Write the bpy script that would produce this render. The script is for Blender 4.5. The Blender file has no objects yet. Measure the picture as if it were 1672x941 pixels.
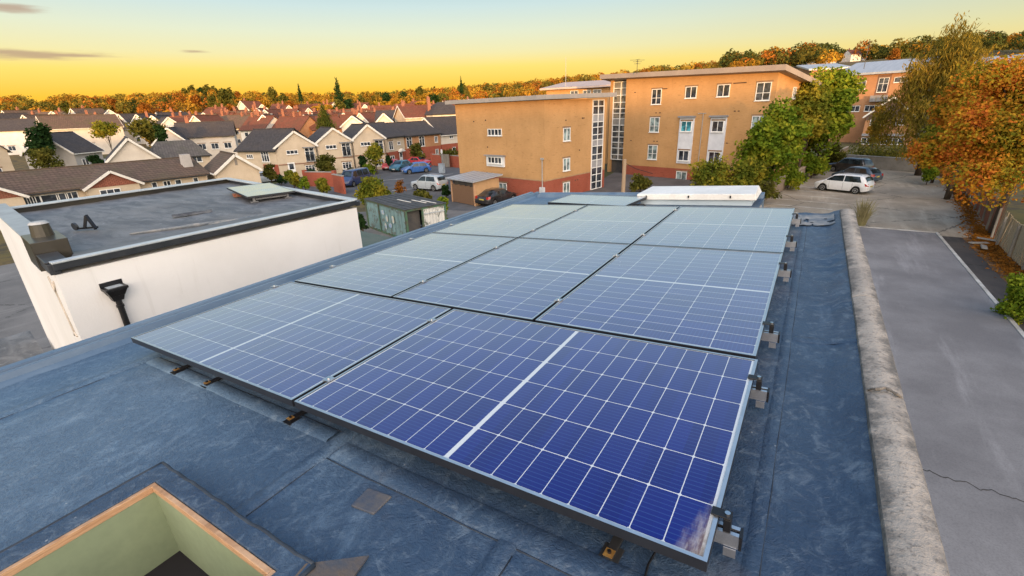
import bpy, bmesh, math, random
import numpy as np
from mathutils import Matrix, Vector, noise

sc = bpy.context.scene
COL = sc.collection
PI = math.pi
rnd = random.Random(7)

# ------------------------------------------------------------------ camera
RC = np.array([[0.8452920502764975, 0.5271423554130599, -0.08719109397711688],
               [0.10666628068983258, -0.32638967688379283, -0.9391975742023032],
               [-0.5235490944535699, 0.7845958934083611, -0.3321229136081738]])   # roof frame -> camera (x right, y down, z forward)
MR = np.array([[0.9982431530597777, 0.0, -0.0592503786424474],
               [-0.0004099600434961972, 0.9999760626536736, -0.006906956813183725],
               [0.05924896034561385, 0.006919112635045658, 0.9982192577677048]])  # roof frame -> world (the roof falls 3.4 degrees to the left)
CR = np.array([0.1238, -0.9463, 1.0735])
CW = MR @ CR
FPX = 759.555
ZG = -6.93                                           # ground level (array corner = world origin)
MR4 = Matrix([[*MR[0], 0], [*MR[1], 0], [*MR[2], 0], [0, 0, 0, 1]])
cam = bpy.data.objects.new('camera', bpy.data.cameras.new('camera'))
COL.objects.link(cam)
rt, dn, fw = MR @ RC[0], MR @ RC[1], MR @ RC[2]
cam.matrix_world = Matrix([[rt[i], -dn[i], -fw[i], CW[i]] for i in range(3)] + [[0, 0, 0, 1]])
cam.data.sensor_width = 36
cam.data.lens = 36 * FPX / 1672
cam.data.clip_start = 0.05
cam.data.clip_end = 6000
sc.camera = cam

# ------------------------------------------------------------------ sky, sun, exposure
SUN_EL = math.radians(2.6)
SUN_DIR = Vector((0.62 * math.cos(SUN_EL), -0.785 * math.cos(SUN_EL), math.sin(SUN_EL))).normalized()   # towards the sun
W = bpy.data.worlds.new('World'); sc.world = W; W.use_nodes = True
nt = W.node_tree; nt.nodes.clear()
def N(t, **k):
    n = nt.nodes.new(t)
    for a, b in k.items(): setattr(n, a, b)
    return n
def mth(op, a, b=None, c=None):
    n = N('ShaderNodeMath', operation=op)
    for i, v in enumerate((a, b, c)):
        if v is None: continue
        if isinstance(v, (int, float)): n.inputs[i].default_value = v
        else: nt.links.new(v, n.inputs[i])
    return n.outputs[0]
def ramp(fac, stops, interp='LINEAR'):
    r = N('ShaderNodeValToRGB'); r.color_ramp.interpolation = interp
    e = r.color_ramp.elements
    while len(e) < len(stops): e.new(0.5)
    for i, (p, c) in enumerate(stops): e[i].position = p; e[i].color = (*c, 1)
    nt.links.new(fac, r.inputs[0]); return r.outputs[0]
def mixc(fac, a, b, mode='MIX'):
    n = N('ShaderNodeMix', data_type='RGBA', blend_type=mode)
    for s, v in ((0, fac), (6, a), (7, b)):
        if isinstance(v, (int, float)): n.inputs[s].default_value = v
        elif isinstance(v, tuple): n.inputs[s].default_value = (*v, 1)
        else: nt.links.new(v, n.inputs[s])
    return n.outputs[2]
tc = N('ShaderNodeTexCoord'); sx = N('ShaderNodeSeparateXYZ'); nt.links.new(tc.outputs['Generated'], sx.inputs[0])
el = mth('MAXIMUM', sx.outputs[2], 0.0)
west = ramp(el, [(0.0, (1.0, .46, .035)), (.04, (1.0, .55, .045)), (.08, (.96, .72, .16)), (.105, (.85, .77, .40)), (.14, (.74, .78, .58)), (.18, (.58, .72, .71)), (.225, (.37, .57, .66)), (.30, (.33, .53, .68)), (.6, (.30, .50, .78)), (1.0, (.25, .44, .76))])
east = ramp(el, [(0.0, (.86, .56, .19)), (.055, (.84, .67, .26)), (.095, (.68, .67, .40)), (.136, (.52, .60, .50)), (.18, (.42, .57, .60)), (.225, (.36, .55, .64)), (.6, (.30, .50, .78)), (1.0, (.25, .44, .76))])
# azimuth: 1 towards the left of the picture, 0 towards the right
hl = mth('SQRT', mth('MAXIMUM', mth('SUBTRACT', 1.0, mth('MULTIPLY', el, el)), 1e-4))
az = mth('DIVIDE', mth('ADD', mth('MULTIPLY', sx.outputs[0], -0.93), mth('MULTIPLY', sx.outputs[1], 0.37)), hl)
azf = N('ShaderNodeMapRange', interpolation_type='SMOOTHSTEP'); nt.links.new(az, azf.inputs[0]); azf.inputs[1].default_value = -0.15; azf.inputs[2].default_value = 0.95
skyc = mixc(azf.outputs[0], east, west)
# thin mauve cloud streaks low on the left
cl = N('ShaderNodeTexNoise', noise_dimensions='3D'); cmap = N('ShaderNodeMapping'); cmap.inputs['Scale'].default_value = (3.2, 3.2, 34)
nt.links.new(tc.outputs['Generated'], cmap.inputs[0]); nt.links.new(cmap.outputs[0], cl.inputs['Vector'])
cl.inputs['Scale'].default_value = 2.0; cl.inputs['Detail'].default_value = 6; cl.inputs['Roughness'].default_value = .6
def cloud(cx, cy, cz, rh, rv):
    d1 = mth('SUBTRACT', sx.outputs[0], cx); d2 = mth('SUBTRACT', sx.outputs[1], cy); d3 = mth('SUBTRACT', sx.outputs[2], cz)
    h = mth('ADD', mth('MULTIPLY', d1, d1), mth('MULTIPLY', d2, d2))
    q = mth('ADD', mth('DIVIDE', h, rh * rh), mth('DIVIDE', mth('MULTIPLY', d3, d3), rv * rv))
    return mth('SUBTRACT', 1.0, mth('SQRT', q))
def raydir(px, py):
    d = MR @ (RC.T @ np.array([(px - 836) / FPX, (py - 470.5) / FPX, 1.0])); return d / np.linalg.norm(d)
cm = None
for px, py, rh, rv in ((20, 86, .13, .0105), (95, 90, .09, .0045), (10, 12, .05, .010), (322, 84, .035, .004)):
    c = cloud(*raydir(px, py), rh, rv)
    cm = c if cm is None else mth('MAXIMUM', cm, c)
cden = N('ShaderNodeMapRange', interpolation_type='SMOOTHSTEP'); nt.links.new(mth('ADD', cm, mth('MULTIPLY', mth('SUBTRACT', cl.outputs['Fac'], .5), 2.4)), cden.inputs[0])
cden.inputs[1].default_value = 0.15; cden.inputs[2].default_value = 1.0
cfac = mth('MULTIPLY', cden.outputs[0], mth('GREATER_THAN', cm, 0.0))
skyc = mixc(mth('MULTIPLY', cfac, .8), skyc, (.44, .29, .21))
# broad warm brightness of the sky around the low sun, behind the camera
dp = N('ShaderNodeVectorMath', operation='DOT_PRODUCT'); nt.links.new(tc.outputs['Generated'], dp.inputs[0]); dp.inputs[1].default_value = SUN_DIR
gl = mth('POWER', mth('MAXIMUM', dp.outputs['Value'], 0.0), 1.6)
glow = mixc(1.0, (1.0, .80, .62), gl, 'MULTIPLY')
gv = N('ShaderNodeVectorMath', operation='SCALE'); nt.links.new(glow, gv.inputs[0]); gv.inputs['Scale'].default_value = 5.0
skyc = mixc(1.0, skyc, gv.outputs[0], 'ADD')
ns = N('ShaderNodeTexSky', sky_type='NISHITA', sun_disc=False, sun_elevation=SUN_EL, sun_rotation=math.atan2(SUN_DIR.x, SUN_DIR.y))
b1 = N('ShaderNodeBackground'); nt.links.new(skyc, b1.inputs[0]); b1.inputs[1].default_value = 0.88
b2 = N('ShaderNodeBackground'); nt.links.new(ns.outputs[0], b2.inputs[0]); b2.inputs[1].default_value = 0.012
ad = N('ShaderNodeAddShader'); nt.links.new(b1.outputs[0], ad.inputs[0]); nt.links.new(b2.outputs[0], ad.inputs[1])
wo = N('ShaderNodeOutputWorld'); nt.links.new(ad.outputs[0], wo.inputs[0])

sun = bpy.data.objects.new('sun', bpy.data.lights.new('sun', 'SUN')); COL.objects.link(sun)
sun.data.energy = 5.0; sun.data.angle = math.radians(0.5); sun.data.color = (1.0, .54, .19)
sun.rotation_euler = SUN_DIR.to_track_quat('Z', 'Y').to_euler()
vs = sc.view_settings
vs.view_transform = 'Standard'; vs.look = 'None'; vs.gamma = 1; vs.use_curve_mapping = False; vs.exposure = 0.28

# ------------------------------------------------------------------ helpers: picture -> place
def rayw(px, py): return MR @ (RC.T @ np.array([(px - 836) / FPX, (py - 470.5) / FPX, 1.0]))
def at_z(px, py, z):                       # point at world height z
    d = rayw(px, py); return CW + d * ((z - CW[2]) / d[2])
def at_d(px, D, z=ZG):                     # point at forward distance D and height z in column px
    a = MR @ (RC.T @ np.array([(px - 836) / FPX, -470.5 / FPX, 1.0])); b = MR @ (RC.T @ np.array([0, 1 / FPX, 0]))
    y = ((z - CW[2]) / D - a[2]) / b[2]
    return CW + (a + b * y) * D
def z_at(px, py, D): return (CW + rayw(px, py) * D)[2]
def roof_at(px, py, z):                    # point on the roof frame at roof height z
    d = RC.T @ np.array([(px - 836) / FPX, (py - 470.5) / FPX, 1.0]); return CR + d * ((z - CR[2]) / d[2])

# ------------------------------------------------------------------ helpers: materials
def new_mat(name):
    m = bpy.data.materials.new(name); m.use_nodes = True
    t = m.node_tree; t.nodes.clear(); return m, t
class G:
    """tiny node-graph helper"""
    def __init__(s, t): s.t = t
    def n(s, ty, **k):
        q = s.t.nodes.new(ty)
        for a, b in k.items(): setattr(q, a, b)
        return q
    def put(s, sock, v):
        if isinstance(v, (int, float)): sock.default_value = v
        elif isinstance(v, (tuple, list)):
            sock.default_value = (*v, 1) if (len(v) == 3 and sock.type == 'RGBA') else v
        else: s.t.links.new(v, sock)
    def m(s, op, a, b=None, c=None):
        q = s.n('ShaderNodeMath', operation=op)
        for i, v in enumerate((a, b, c)):
            if v is not None: s.put(q.inputs[i], v)
        return q.outputs[0]
    def mix(s, f, a, b, mode='MIX'):
        q = s.n('ShaderNodeMix', data_type='RGBA', blend_type=mode)
        s.put(q.inputs[0], f); s.put(q.inputs[6], a); s.put(q.inputs[7], b); return q.outputs[2]
    def noise(s, vec, scale, detail=4, rough=.55, dist=0):
        q = s.n('ShaderNodeTexNoise'); s.t.links.new(vec, q.inputs['Vector'])
        q.inputs['Scale'].default_value = scale; q.inputs['Detail'].default_value = detail; q.inputs['Roughness'].default_value = rough; q.inputs['Distortion'].default_value = dist
        return q.outputs['Fac']
    def map(s, vec, scale=(1, 1, 1), rot=(0, 0, 0), loc=(0, 0, 0)):
        q = s.n('ShaderNodeMapping'); s.t.links.new(vec, q.inputs[0]); q.inputs['Scale'].default_value = scale; q.inputs['Rotation'].default_value = rot; q.inputs['Location'].default_value = loc; return q.outputs[0]
    def step(s, v, a, b):
        q = s.n('ShaderNodeMapRange', interpolation_type='SMOOTHSTEP'); s.put(q.inputs[0], v); q.inputs[1].default_value = a; q.inputs[2].default_value = b; return q.outputs[0]
    def bump(s, h, strength, dist):
        q = s.n('ShaderNodeBump'); s.t.links.new(h, q.inputs['Height']); q.inputs['Strength'].default_value = strength; q.inputs['Distance'].default_value = dist; return q.outputs[0]
    def out(s, col, rough=.6, metal=0., spec=.5, normal=None, **kw):
        b = s.n('ShaderNodeBsdfPrincipled'); s.put(b.inputs['Base Color'], col); s.put(b.inputs['Roughness'], rough); s.put(b.inputs['Metallic'], metal); s.put(b.inputs['Specular IOR Level'], spec)
        for k, v in kw.items(): s.put(b.inputs[k.replace('_', ' ')], v)
        if normal is not None: s.t.links.new(normal, b.inputs['Normal'])
        o = s.n('ShaderNodeOutputMaterial'); s.t.links.new(b.outputs[0], o.inputs[0]); return b
def objco(g): return g.n('ShaderNodeTexCoord').outputs['Object']
MATS = {}
def pm(name, c1, c2=None, scale=3., rough=.6, spec=.4, metal=0., bump=0., bscale=None, fine=0., stretch=(1, 1, 1)):
    """painted / plain surface with uneven tone"""
    if name in MATS: return MATS[name]
    m, t = new_mat(name); g = G(t); co = objco(g)
    c2 = c2 or tuple(x * .78 for x in c1)
    f = g.noise(g.map(co, stretch), scale, 6, .62)
    col = g.mix(g.step(f, .32, .68), c1, c2)
    if fine > 0:
        ff = g.noise(co, scale * 14, 3, .6); col = g.mix(g.m('MULTIPLY', g.step(ff, .35, .7), fine), col, tuple(x * .45 for x in c1))
    nrm = g.bump(g.noise(co, bscale or scale * 8, 5, .6), .6, bump) if bump > 0 else None
    g.out(col, rough, metal, spec, nrm); MATS[name] = m; return m
def brick(name, c1, c2, mortar, bw=.225, bh=.075, patch=None, ms=.011):
    if name in MATS: return MATS[name]
    m, t = new_mat(name); g = G(t); co = objco(g)
    s = g.n('ShaderNodeSeparateXYZ'); t.links.new(co, s.inputs[0])
    c = g.n('ShaderNodeCombineXYZ'); g.put(c.inputs[0], g.m('ADD', s.outputs[0], s.outputs[1])); g.put(c.inputs[1], s.outputs[2])
    b = g.n('ShaderNodeTexBrick'); t.links.new(c.outputs[0], b.inputs['Vector'])
    b.inputs['Color1'].default_value = (*c1, 1); b.inputs['Color2'].default_value = (*c2, 1); b.inputs['Mortar'].default_value = (*mortar, 1)
    b.inputs['Scale'].default_value = 1; b.inputs['Mortar Size'].default_value = ms; b.inputs['Brick Width'].default_value = bw; b.inputs['Row Height'].default_value = bh; b.inputs['Bias'].default_value = -.2
    f = g.step(g.noise(co, .5, 6, .6), .35, .7)
    col = g.mix(g.m('MULTIPLY', f, .4), b.outputs['Color'], tuple(x * .62 for x in c1))
    f3 = g.step(g.noise(g.map(c.outputs[0], (1.0, 4.0, 1)), 1.5, 5, .7), .585, .66)     # dark runs of brick
    col = g.mix(g.m('MULTIPLY', f3, .5), col, tuple(x * .42 for x in c1))
    f4 = g.step(g.noise(g.map(c.outputs[0], (5, .35, 1)), 1.0, 3, .6), .58, .75)      # rain streaks
    col = g.mix(g.m('MULTIPLY', f4, .26), col, tuple(x * .5 for x in c1))
    g.out(col, .85, 0, .2, g.bump(b.outputs['Fac'], -.5, .006)); MATS[name] = m; return m
def tiles(name, c1, c2, row=.3, wear=.4, moss=(.10, .085, .05)):
    if name in MATS: return MATS[name]
    m, t = new_mat(name); g = G(t); co = objco(g)
    s = g.n('ShaderNodeSeparateXYZ'); t.links.new(co, s.inputs[0])
    c = g.n('ShaderNodeCombineXYZ'); g.put(c.inputs[0], g.m('ADD', s.outputs[0], g.m('MULTIPLY', s.outputs[1], .37))); g.put(c.inputs[1], g.m('MULTIPLY', s.outputs[2], 1.7))
    b = g.n('ShaderNodeTexBrick'); t.links.new(c.outputs[0], b.inputs['Vector'])
    b.inputs['Color1'].default_value = (*c1, 1); b.inputs['Color2'].default_value = (*c2, 1); b.inputs['Mortar'].default_value = (*[x * .45 for x in c1], 1)
    b.inputs['Scale'].default_value = 1; b.inputs['Mortar Size'].default_value = .022; b.inputs['Brick Width'].default_value = .32; b.inputs['Row Height'].default_value = row
    f = g.step(g.noise(co, .55, 6, .65), .42, .68)
    col = g.mix(g.m('MULTIPLY', f, wear), b.outputs['Color'], moss)
    f2 = g.step(g.noise(g.map(co, (2, 2, .3)), 1.1, 4, .6), .5, .7)
    col = g.mix(g.m('MULTIPLY', f2, .3), col, tuple(x * 1.6 for x in c1))
    g.out(col, .8, 0, .25, g.bump(b.outputs['Fac'], -.6, .02)); MATS[name] = m; return m
def glass(name, c=(.02, .025, .03), rough=.06, c2=None):
    if name in MATS: return MATS[name]
    m, t = new_mat(name); g = G(t); co = objco(g)
    f = g.noise(co, 1.7, 2, .5)
    g.out(g.mix(g.step(f, .4, .62), c, c2 or tuple(x * 3.2 for x in c)), rough, 0, .6); MATS[name] = m; return m
def leafmat(name, cols, trans=.35):
    """leaves: random tint per leaf and per clump"""
    if name in MATS: return MATS[name]
    m, t = new_mat(name); g = G(t)
    geo = g.n('ShaderNodeNewGeometry'); co = objco(g)
    r = g.n('ShaderNodeValToRGB'); e = r.color_ramp.elements
    while len(e) < len(cols): e.new(.5)
    for i, c in enumerate(cols): e[i].position = i / (len(cols) - 1); e[i].color = (*c, 1)
    cl = g.noise(co, .55, 3, .6)
    t.links.new(g.m('ADD', g.m('MULTIPLY', geo.outputs['Random Per Island'], .42), g.m('MULTIPLY', g.step(cl, .34, .66), .58)), r.inputs[0])
    d = g.n('ShaderNodeBsdfDiffuse'); t.links.new(r.outputs[0], d.inputs[0])
    tr = g.n('ShaderNodeBsdfTranslucent'); t.links.new(r.outputs[0], tr.inputs[0])
    mx = g.n('ShaderNodeMixShader'); mx.inputs[0].default_value = trans; t.links.new(d.outputs[0], mx.inputs[1]); t.links.new(tr.outputs[0], mx.inputs[2])
    o = g.n('ShaderNodeOutputMaterial'); t.links.new(mx.outputs[0], o.inputs[0]); MATS[name] = m; return m

# ------------------------------------------------------------------ helpers: meshes and objects
class MB:
    def __init__(s): s.v = []; s.f = []; s.mi = []; s.uv = None
    def face(s, idx, mi=0): s.f.append(tuple(idx)); s.mi.append(mi)
    def add(s, verts, faces, mi=0):
        o = len(s.v); s.v += [tuple(map(float, q)) for q in verts]
        for f in faces: s.face([o + i for i in f], mi)
        return s
    def quad(s, a, b, c, d, mi=0): return s.add([a, b, c, d], [(0, 1, 2, 3)], mi)
    def hexa(s, b4, t4, mi=0):      # bottom ring (ccw from above), top ring
        return s.add(list(b4) + list(t4), [(3, 2, 1, 0), (4, 5, 6, 7), (0, 1, 5, 4), (1, 2, 6, 5), (2, 3, 7, 6), (3, 0, 4, 7)], mi)
    def box(s, x0, x1, y0, y1, z0, z1, mi=0):
        return s.hexa([(x0, y0, z0), (x1, y0, z0), (x1, y1, z0), (x0, y1, z0)], [(x0, y0, z1), (x1, y0, z1), (x1, y1, z1), (x0, y1, z1)], mi)
    def bar(s, p, q, w, h, up=(0, 0, 1), mi=0):
        p, q, up = Vector(p), Vector(q), Vector(up); d = (q - p).normalized(); r = d.cross(up)
        if r.length < 1e-4: r = d.cross(Vector((1, 0, 0)))
        r.normalize(); u = r.cross(d)
        r *= w / 2; u *= h / 2
        return s.add([p - r - u, p + r - u, p + r + u, p - r + u, q - r - u, q + r - u, q + r + u, q - r + u],
                     [(0, 1, 2, 3), (7, 6, 5, 4), (0, 4, 5, 1), (1, 5, 6, 2), (2, 6, 7, 3), (3, 7, 4, 0)], mi)
    def tube(s, pts, rad, n=8, mi=0, cap=True):
        pts = [Vector(p) for p in pts]; rings = []
        for i, p in enumerate(pts):
            d = (pts[min(i + 1, len(pts) - 1)] - pts[max(i - 1, 0)]).normalized()
            a = d.cross(Vector((0, 0, 1)))
            if a.length < 1e-3: a = Vector((1, 0, 0))
            a.normalize(); b = d.cross(a); r = rad[i] if isinstance(rad, (list, tuple)) else rad
            o = len(s.v)
            s.v += [tuple(p + (a * math.cos(2 * PI * k / n) + b * math.sin(2 * PI * k / n)) * r) for k in range(n)]; rings.append(o)
        for i in range(len(rings) - 1):
            for k in range(n): s.face((rings[i] + k, rings[i] + (k + 1) % n, rings[i + 1] + (k + 1) % n, rings[i + 1] + k), mi)
        if cap:
            s.face([rings[0] + k for k in range(n)][::-1], mi); s.face([rings[-1] + k for k in range(n)], mi)
        return s
    def disc(s, c, ax, r, t, n=16, mi=0):
        ax = Vector(ax).normalized(); c = Vector(c); return s.tube([c - ax * t / 2, c + ax * t / 2], r, n, mi)
    def prism(s, poly, axis, a, b, mi=0):     # polygon (2-D) swept along x or y; poly in (other, z)
        n = len(poly)
        P = (lambda q, t: (t, q[0], q[1])) if axis == 'x' else (lambda q, t: (q[0], t, q[1]))
        o = len(s.v); s.v += [P(q, a) for q in poly] + [P(q, b) for q in poly]
        s.face([o + i for i in range(n)][::-1], mi); s.face([o + n + i for i in range(n)], mi)
        for i in range(n): j = (i + 1) % n; s.face((o + i, o + j, o + n + j, o + n + i), mi)
        return s
    def mesh(s, name, mats, smooth=False):
        me = bpy.data.meshes.new(name); me.from_pydata(s.v, [], s.f)
        for m in (mats if isinstance(mats, (list, tuple)) else [mats]): me.materials.append(m)
        if any(s.mi): me.polygons.foreach_set('material_index', s.mi)
        bm = bmesh.new(); bm.from_mesh(me); bmesh.ops.recalc_face_normals(bm, faces=bm.faces); bm.to_mesh(me); bm.free()
        if smooth: me.polygons.foreach_set('use_smooth', [True] * len(me.polygons))
        me.update(); return me
    def build(s, name, mats, parent=None, smooth=False, bevel=0.):
        o = bpy.data.objects.new(name, s.mesh(name, mats, smooth)); COL.objects.link(o)
        if parent is not None: o.parent = parent
        if bevel > 0:
            b = o.modifiers.new('bevel', 'BEVEL'); b.width = bevel; b.segments = 2; b.limit_method = 'ANGLE'; b.angle_limit = math.radians(40)
        return o
def tag(o, label, cat, group=None, kind=None):
    o['label'] = label; o['category'] = cat
    if group: o['group'] = group
    if kind: o['kind'] = kind
    return o
def structure(o): o['kind'] = 'structure'; return o
def thing(name, label, cat, loc=(0, 0, 0), rz=0., group=None):
    o = bpy.data.objects.new(name, None); o.empty_display_size = .2; COL.objects.link(o)
    o.location = tuple(map(float, loc)); o.rotation_euler = (0, 0, rz); return tag(o, label, cat, group)
def onroof(name, label, cat, loc, group=None, rz=0., tilt=None):   # a thing standing in the tilted frame of the roof
    o = thing(name, label, cat, group=group)
    o.matrix_world = MR4 @ Matrix.Translation(Vector(tuple(map(float, loc)))) @ Matrix.Rotation(rz, 4, 'Z') @ (tilt or Matrix()); return o
def copy_tree(o, parent=None):
    c = o.copy(); COL.objects.link(c)
    if parent is not None: c.parent = parent
    for ch in list(o.children): copy_tree(ch, c)
    return c

# ------------------------------------------------------------------ material library
white_pl = pm('white_plastic', (.80, .80, .78), (.70, .70, .68), 4, .35)
pane_m = glass('window_glass', (.018, .022, .028)); pane_l = glass('curtained_glass', (.10, .13, .13), .12); pane_t = glass('teal_glass', (.03, .13, .16), .10)
lead = pm('grey_fascia', (.20, .21, .225), (.25, .25, .26), 1.0, .5)
dark_gut = pm('dark_gutter', (.03, .032, .035), None, 2, .4)
alu = pm('aluminium', (.62, .63, .65), (.50, .51, .53), 20, .32, metal=.9, fine=.2)
steel = pm('steel_bolt', (.6, .6, .6), None, 30, .25, metal=1.)
blackp = pm('black_plastic', (.012, .012, .014), None, 8, .38)
timber = pm('grey_timber', (.26, .235, .20), (.16, .145, .125), 2.2, .85, .2, bump=.006, bscale=14, stretch=(6, 6, .5))
concrete = pm('concrete', (.34, .315, .28), (.24, .22, .195), .9, .9, .2, bump=.005, bscale=9, fine=.25)
bark = pm('bark', (.10, .075, .055), (.05, .04, .03), 5, .95, .1, bump=.02, bscale=9, stretch=(3, 3, .4))

def membrane_mat():
    m, t = new_mat('roof_membrane'); g = G(t); co = objco(g)
    f1 = g.noise(co, .9, 6, .6); f2 = g.noise(g.map(co, (2.2, 1, 1), (0, 0, .5)), 3.2, 7, .74, .6)
    sq = g.noise(co, 34, 4, .65, 2.2); sm = g.noise(co, 11, 6, .72, 1.4)
    sp_ = g.n('ShaderNodeSeparateXYZ'); t.links.new(co, sp_.inputs[0])
    old = g.step(g.m('ADD', sp_.outputs[0], g.m('MULTIPLY', g.noise(co, 1.2, 4), .8)), -2.6, .2)          # the left sheets are paler than the right ones
    col = g.mix(g.step(f1, .3, .7), g.mix(old, (.066, .118, .185), (.022, .044, .088)), g.mix(old, (.115, .178, .248), (.040, .074, .126)))  # old: tone blend, 0 at the left to 1 at the right
    col = g.mix(g.m('MULTIPLY', g.step(f2, .48, .74), g.m('SUBTRACT', .70, g.m('MULTIPLY', old, .35))), col, (.19, .27, .35))
    col = g.mix(g.m('MULTIPLY', g.step(sq, .44, .66), .42), col, (.035, .058, .10))
    col = g.mix(g.m('MULTIPLY', g.step(sm, .50, .70), .30), col, (.27, .33, .38))
    # pale specks of lime and dust
    v = g.n('ShaderNodeTexVoronoi'); t.links.new(co, v.inputs['Vector']); v.inputs['Scale'].default_value = 17
    sp = g.m('MULTIPLY', g.m('LESS_THAN', v.outputs['Distance'], .07), g.step(g.noise(co, 2.2, 3), .5, .6))
    col = g.mix(g.m('MULTIPLY', sp, .5), col, (.45, .47, .48))
    # brown ponding stains
    st = g.step(g.noise(g.map(co, loc=(3.1, 1.7, 0)), 1.5, 5, .65), .60, .72)
    col = g.mix(g.m('MULTIPLY', st, .30), col, (.16, .13, .10))
    h = g.m('ADD', g.m('MULTIPLY', sq, .45), g.m('ADD', g.m('MULTIPLY', g.noise(co, 9, 5, .65, 1.0), .9), g.m('MULTIPLY', g.noise(co, 2.3, 3, .5), 1.2)))
    g.out(col, g.m('ADD', .29, g.m('MULTIPLY', f2, .34)), 0, .42, g.bump(h, .75, .015)); return m
MEM = membrane_mat()
trim_blue = pm('roof_trim', (.075, .125, .195), (.13, .185, .25), 3.0, .36, .5, bump=.002, bscale=20, stretch=(2, .4, 1))

# ================================================================== GROUND AND HILLS
def sstep(a, b, x):
    t = min(1, max(0, (x - a) / (b - a))); return t * t * (3 - 2 * t)
SKYX = [-700, -300, 0, 100, 250, 320, 400, 480, 560, 660, 760, 840, 960, 1040, 1100, 1200, 1300, 1400, 1480, 1600, 1672, 2000, 2600]
SKYY = [250, 190, 157, 156, 153, 146, 150, 153, 150, 147, 140, 134, 122, 114, 106, 97, 88, 79, 72, 60, 57, 40, 60]
AZT = []
for px, py in zip(SKYX, SKYY):
    hz_y = 470.5 - 290.6 - (px - 836) * 0.03568          # horizon row in that column
    d = rayw(px, py); AZT.append((math.atan2(d[0], d[1]), d[2] / math.hypot(d[0], d[1])))
def crest(a):                                             # tan(elevation) of the wooded skyline towards azimuth a
    if a <= AZT[0][0]: return AZT[0][1], 0
    for (a0, e0), (a1, e1) in zip(AZT, AZT[1:]):
        if a <= a1: return e0 + (e1 - e0) * (a - a0) / (a1 - a0), 1
    return AZT[-1][1], 0
SUN_AZ = math.atan2(SUN_DIR.x, SUN_DIR.y)
def terrain(x, y):
    dx, dy = x - CW[0], y - CW[1]; r = math.hypot(dx, dy); a = math.atan2(dx, dy)
    e, inside = crest(a)
    e = max(e, -0.005)
    right = sstep(-.1, .45, a)
    R = 420 + 330 * right                                 # distance of the crest
    top = CW[2] + e * R - 9.0 - 5.0 * right
    z = ZG + (top - ZG) * sstep(105 + 70 * right, R, r) if inside else ZG
    if inside == 0:
        edge = AZT[0][0] if a < AZT[0][0] else AZT[-1][0]
        w = sstep(.35, 0, abs(a - edge)); z = ZG + (CW[2] + e * R - 9 - ZG) * w * sstep(130, R, r)
    da = abs((a - SUN_AZ + PI) % (2 * PI) - PI)           # unseen rise added behind the camera to keep low sun off the roof
    z = max(z, ZG + (SUNTOP - ZG) * sstep(170, 380, r) * (1 - sstep(.62, .9, da)) * (1 if r < 380 else sstep(700, 380, r)))
    return z
SUNTOP = 20.7
mb = MB(); NA = 150; radii = [0.0, 20, 50, 80, 105, 130, 160, 190, 220, 250, 290, 330, 360, 380, 400, 420, 460, 520, 600, 680, 750, 900, 1300, 2200, 4500]
for r in radii:
    for k in range(NA):
        a = 2 * PI * k / NA; x, y = CW[0] + r * math.sin(a), CW[1] + r * math.cos(a)
        mb.v.append((x, y, terrain(x, y) if r <= 1300 else (terrain(CW[0] + 1000 * math.sin(a), CW[1] + 1000 * math.cos(a)) - (r - 1000) * .01)))
for i in range(len(radii) - 1):
    for k in range(NA): mb.face((i * NA + k, i * NA + (k + 1) % NA, (i + 1) * NA + (k + 1) % NA, (i + 1) * NA + k))
def ground_mat():
    m, t = new_mat('ground'); g = G(t); co = objco(g)
    f = g.noise(co, .03, 6, .6); f2 = g.noise(co, .8, 6, .65)
    col = g.mix(g.step(f, .4, .6), (.075, .085, .030), (.15, .105, .045))
    col = g.mix(g.step(f2, .4, .7), col, (.06, .055, .04)); g.out(col, .95, 0, .15); return m
structure(mb.build('ground', ground_mat(), smooth=True))

def asphalt(name, c1, c2, patch=.5, crack=.6, scale=.35):
    m, t = new_mat(name); g = G(t); co = objco(g)
    f = g.step(g.noise(co, scale, 7, .65), .35, .68); ff = g.noise(co, 30, 3, .7); f3 = g.step(g.noise(g.map(co, (.9, .12, 1)), 1.1, 6, .65), .52, .70)
    col = g.mix(f, c1, c2); col = g.mix(g.m('MULTIPLY', f3, patch), col, tuple(x * 1.5 for x in c2))
    col = g.mix(g.m('MULTIPLY', g.step(ff, .4, .72), .35), col, tuple(x * .5 for x in c1))
    v = g.n('ShaderNodeTexVoronoi', feature='DISTANCE_TO_EDGE'); t.links.new(co, v.inputs['Vector']); v.inputs['Scale'].default_value = .16
    w = g.m('ADD', v.outputs['Distance'], g.m('MULTIPLY', g.m('SUBTRACT', g.noise(co, 1.6, 5, .7), .5), .10))
    col = g.mix(g.m('MULTIPLY', g.m('LESS_THAN', g.m('ABSOLUTE', w), .006), crack), col, tuple(x * .35 for x in c1))
    g.out(col, .88, 0, .25, g.bump(ff, .3, .006)); return m
def sheet(name, pts, z, mat):
    m = MB(); m.v = [(float(p[0]), float(p[1]), z) for p in pts]; m.face(range(len(pts))); return structure(m.build(name, mat))
car_park_m = asphalt('car_park_concrete', (.27, .225, .170), (.40, .34, .265), .45, .8)
sheet('car_park', [(-4.2, 36), (11.6, 36), (12.0, 55), (12.4, 66), (3.2, 73), (-1.3, 54)], ZG + .008, car_park_m)
street_m = asphalt('street_asphalt', (.085, .085, .088), (.12, .12, .125), .3, .3)
P = lambda x, y: at_z(x, y, ZG)
sheet('street', [P(560, 330), P(760, 345), P(930, 330), P(760, 300), P(765, 262), P(640, 268), P(560, 284), P(450, 300), P(470, 320)], ZG + .008, street_m)
sheet('yard', [(-44, -14), (-4.4, -14), (-4.4, 33), (-24, 33.0), (-40, 22)], ZG + .004, asphalt('yard_concrete', (.14, .135, .13), (.20, .19, .18)))
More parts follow.
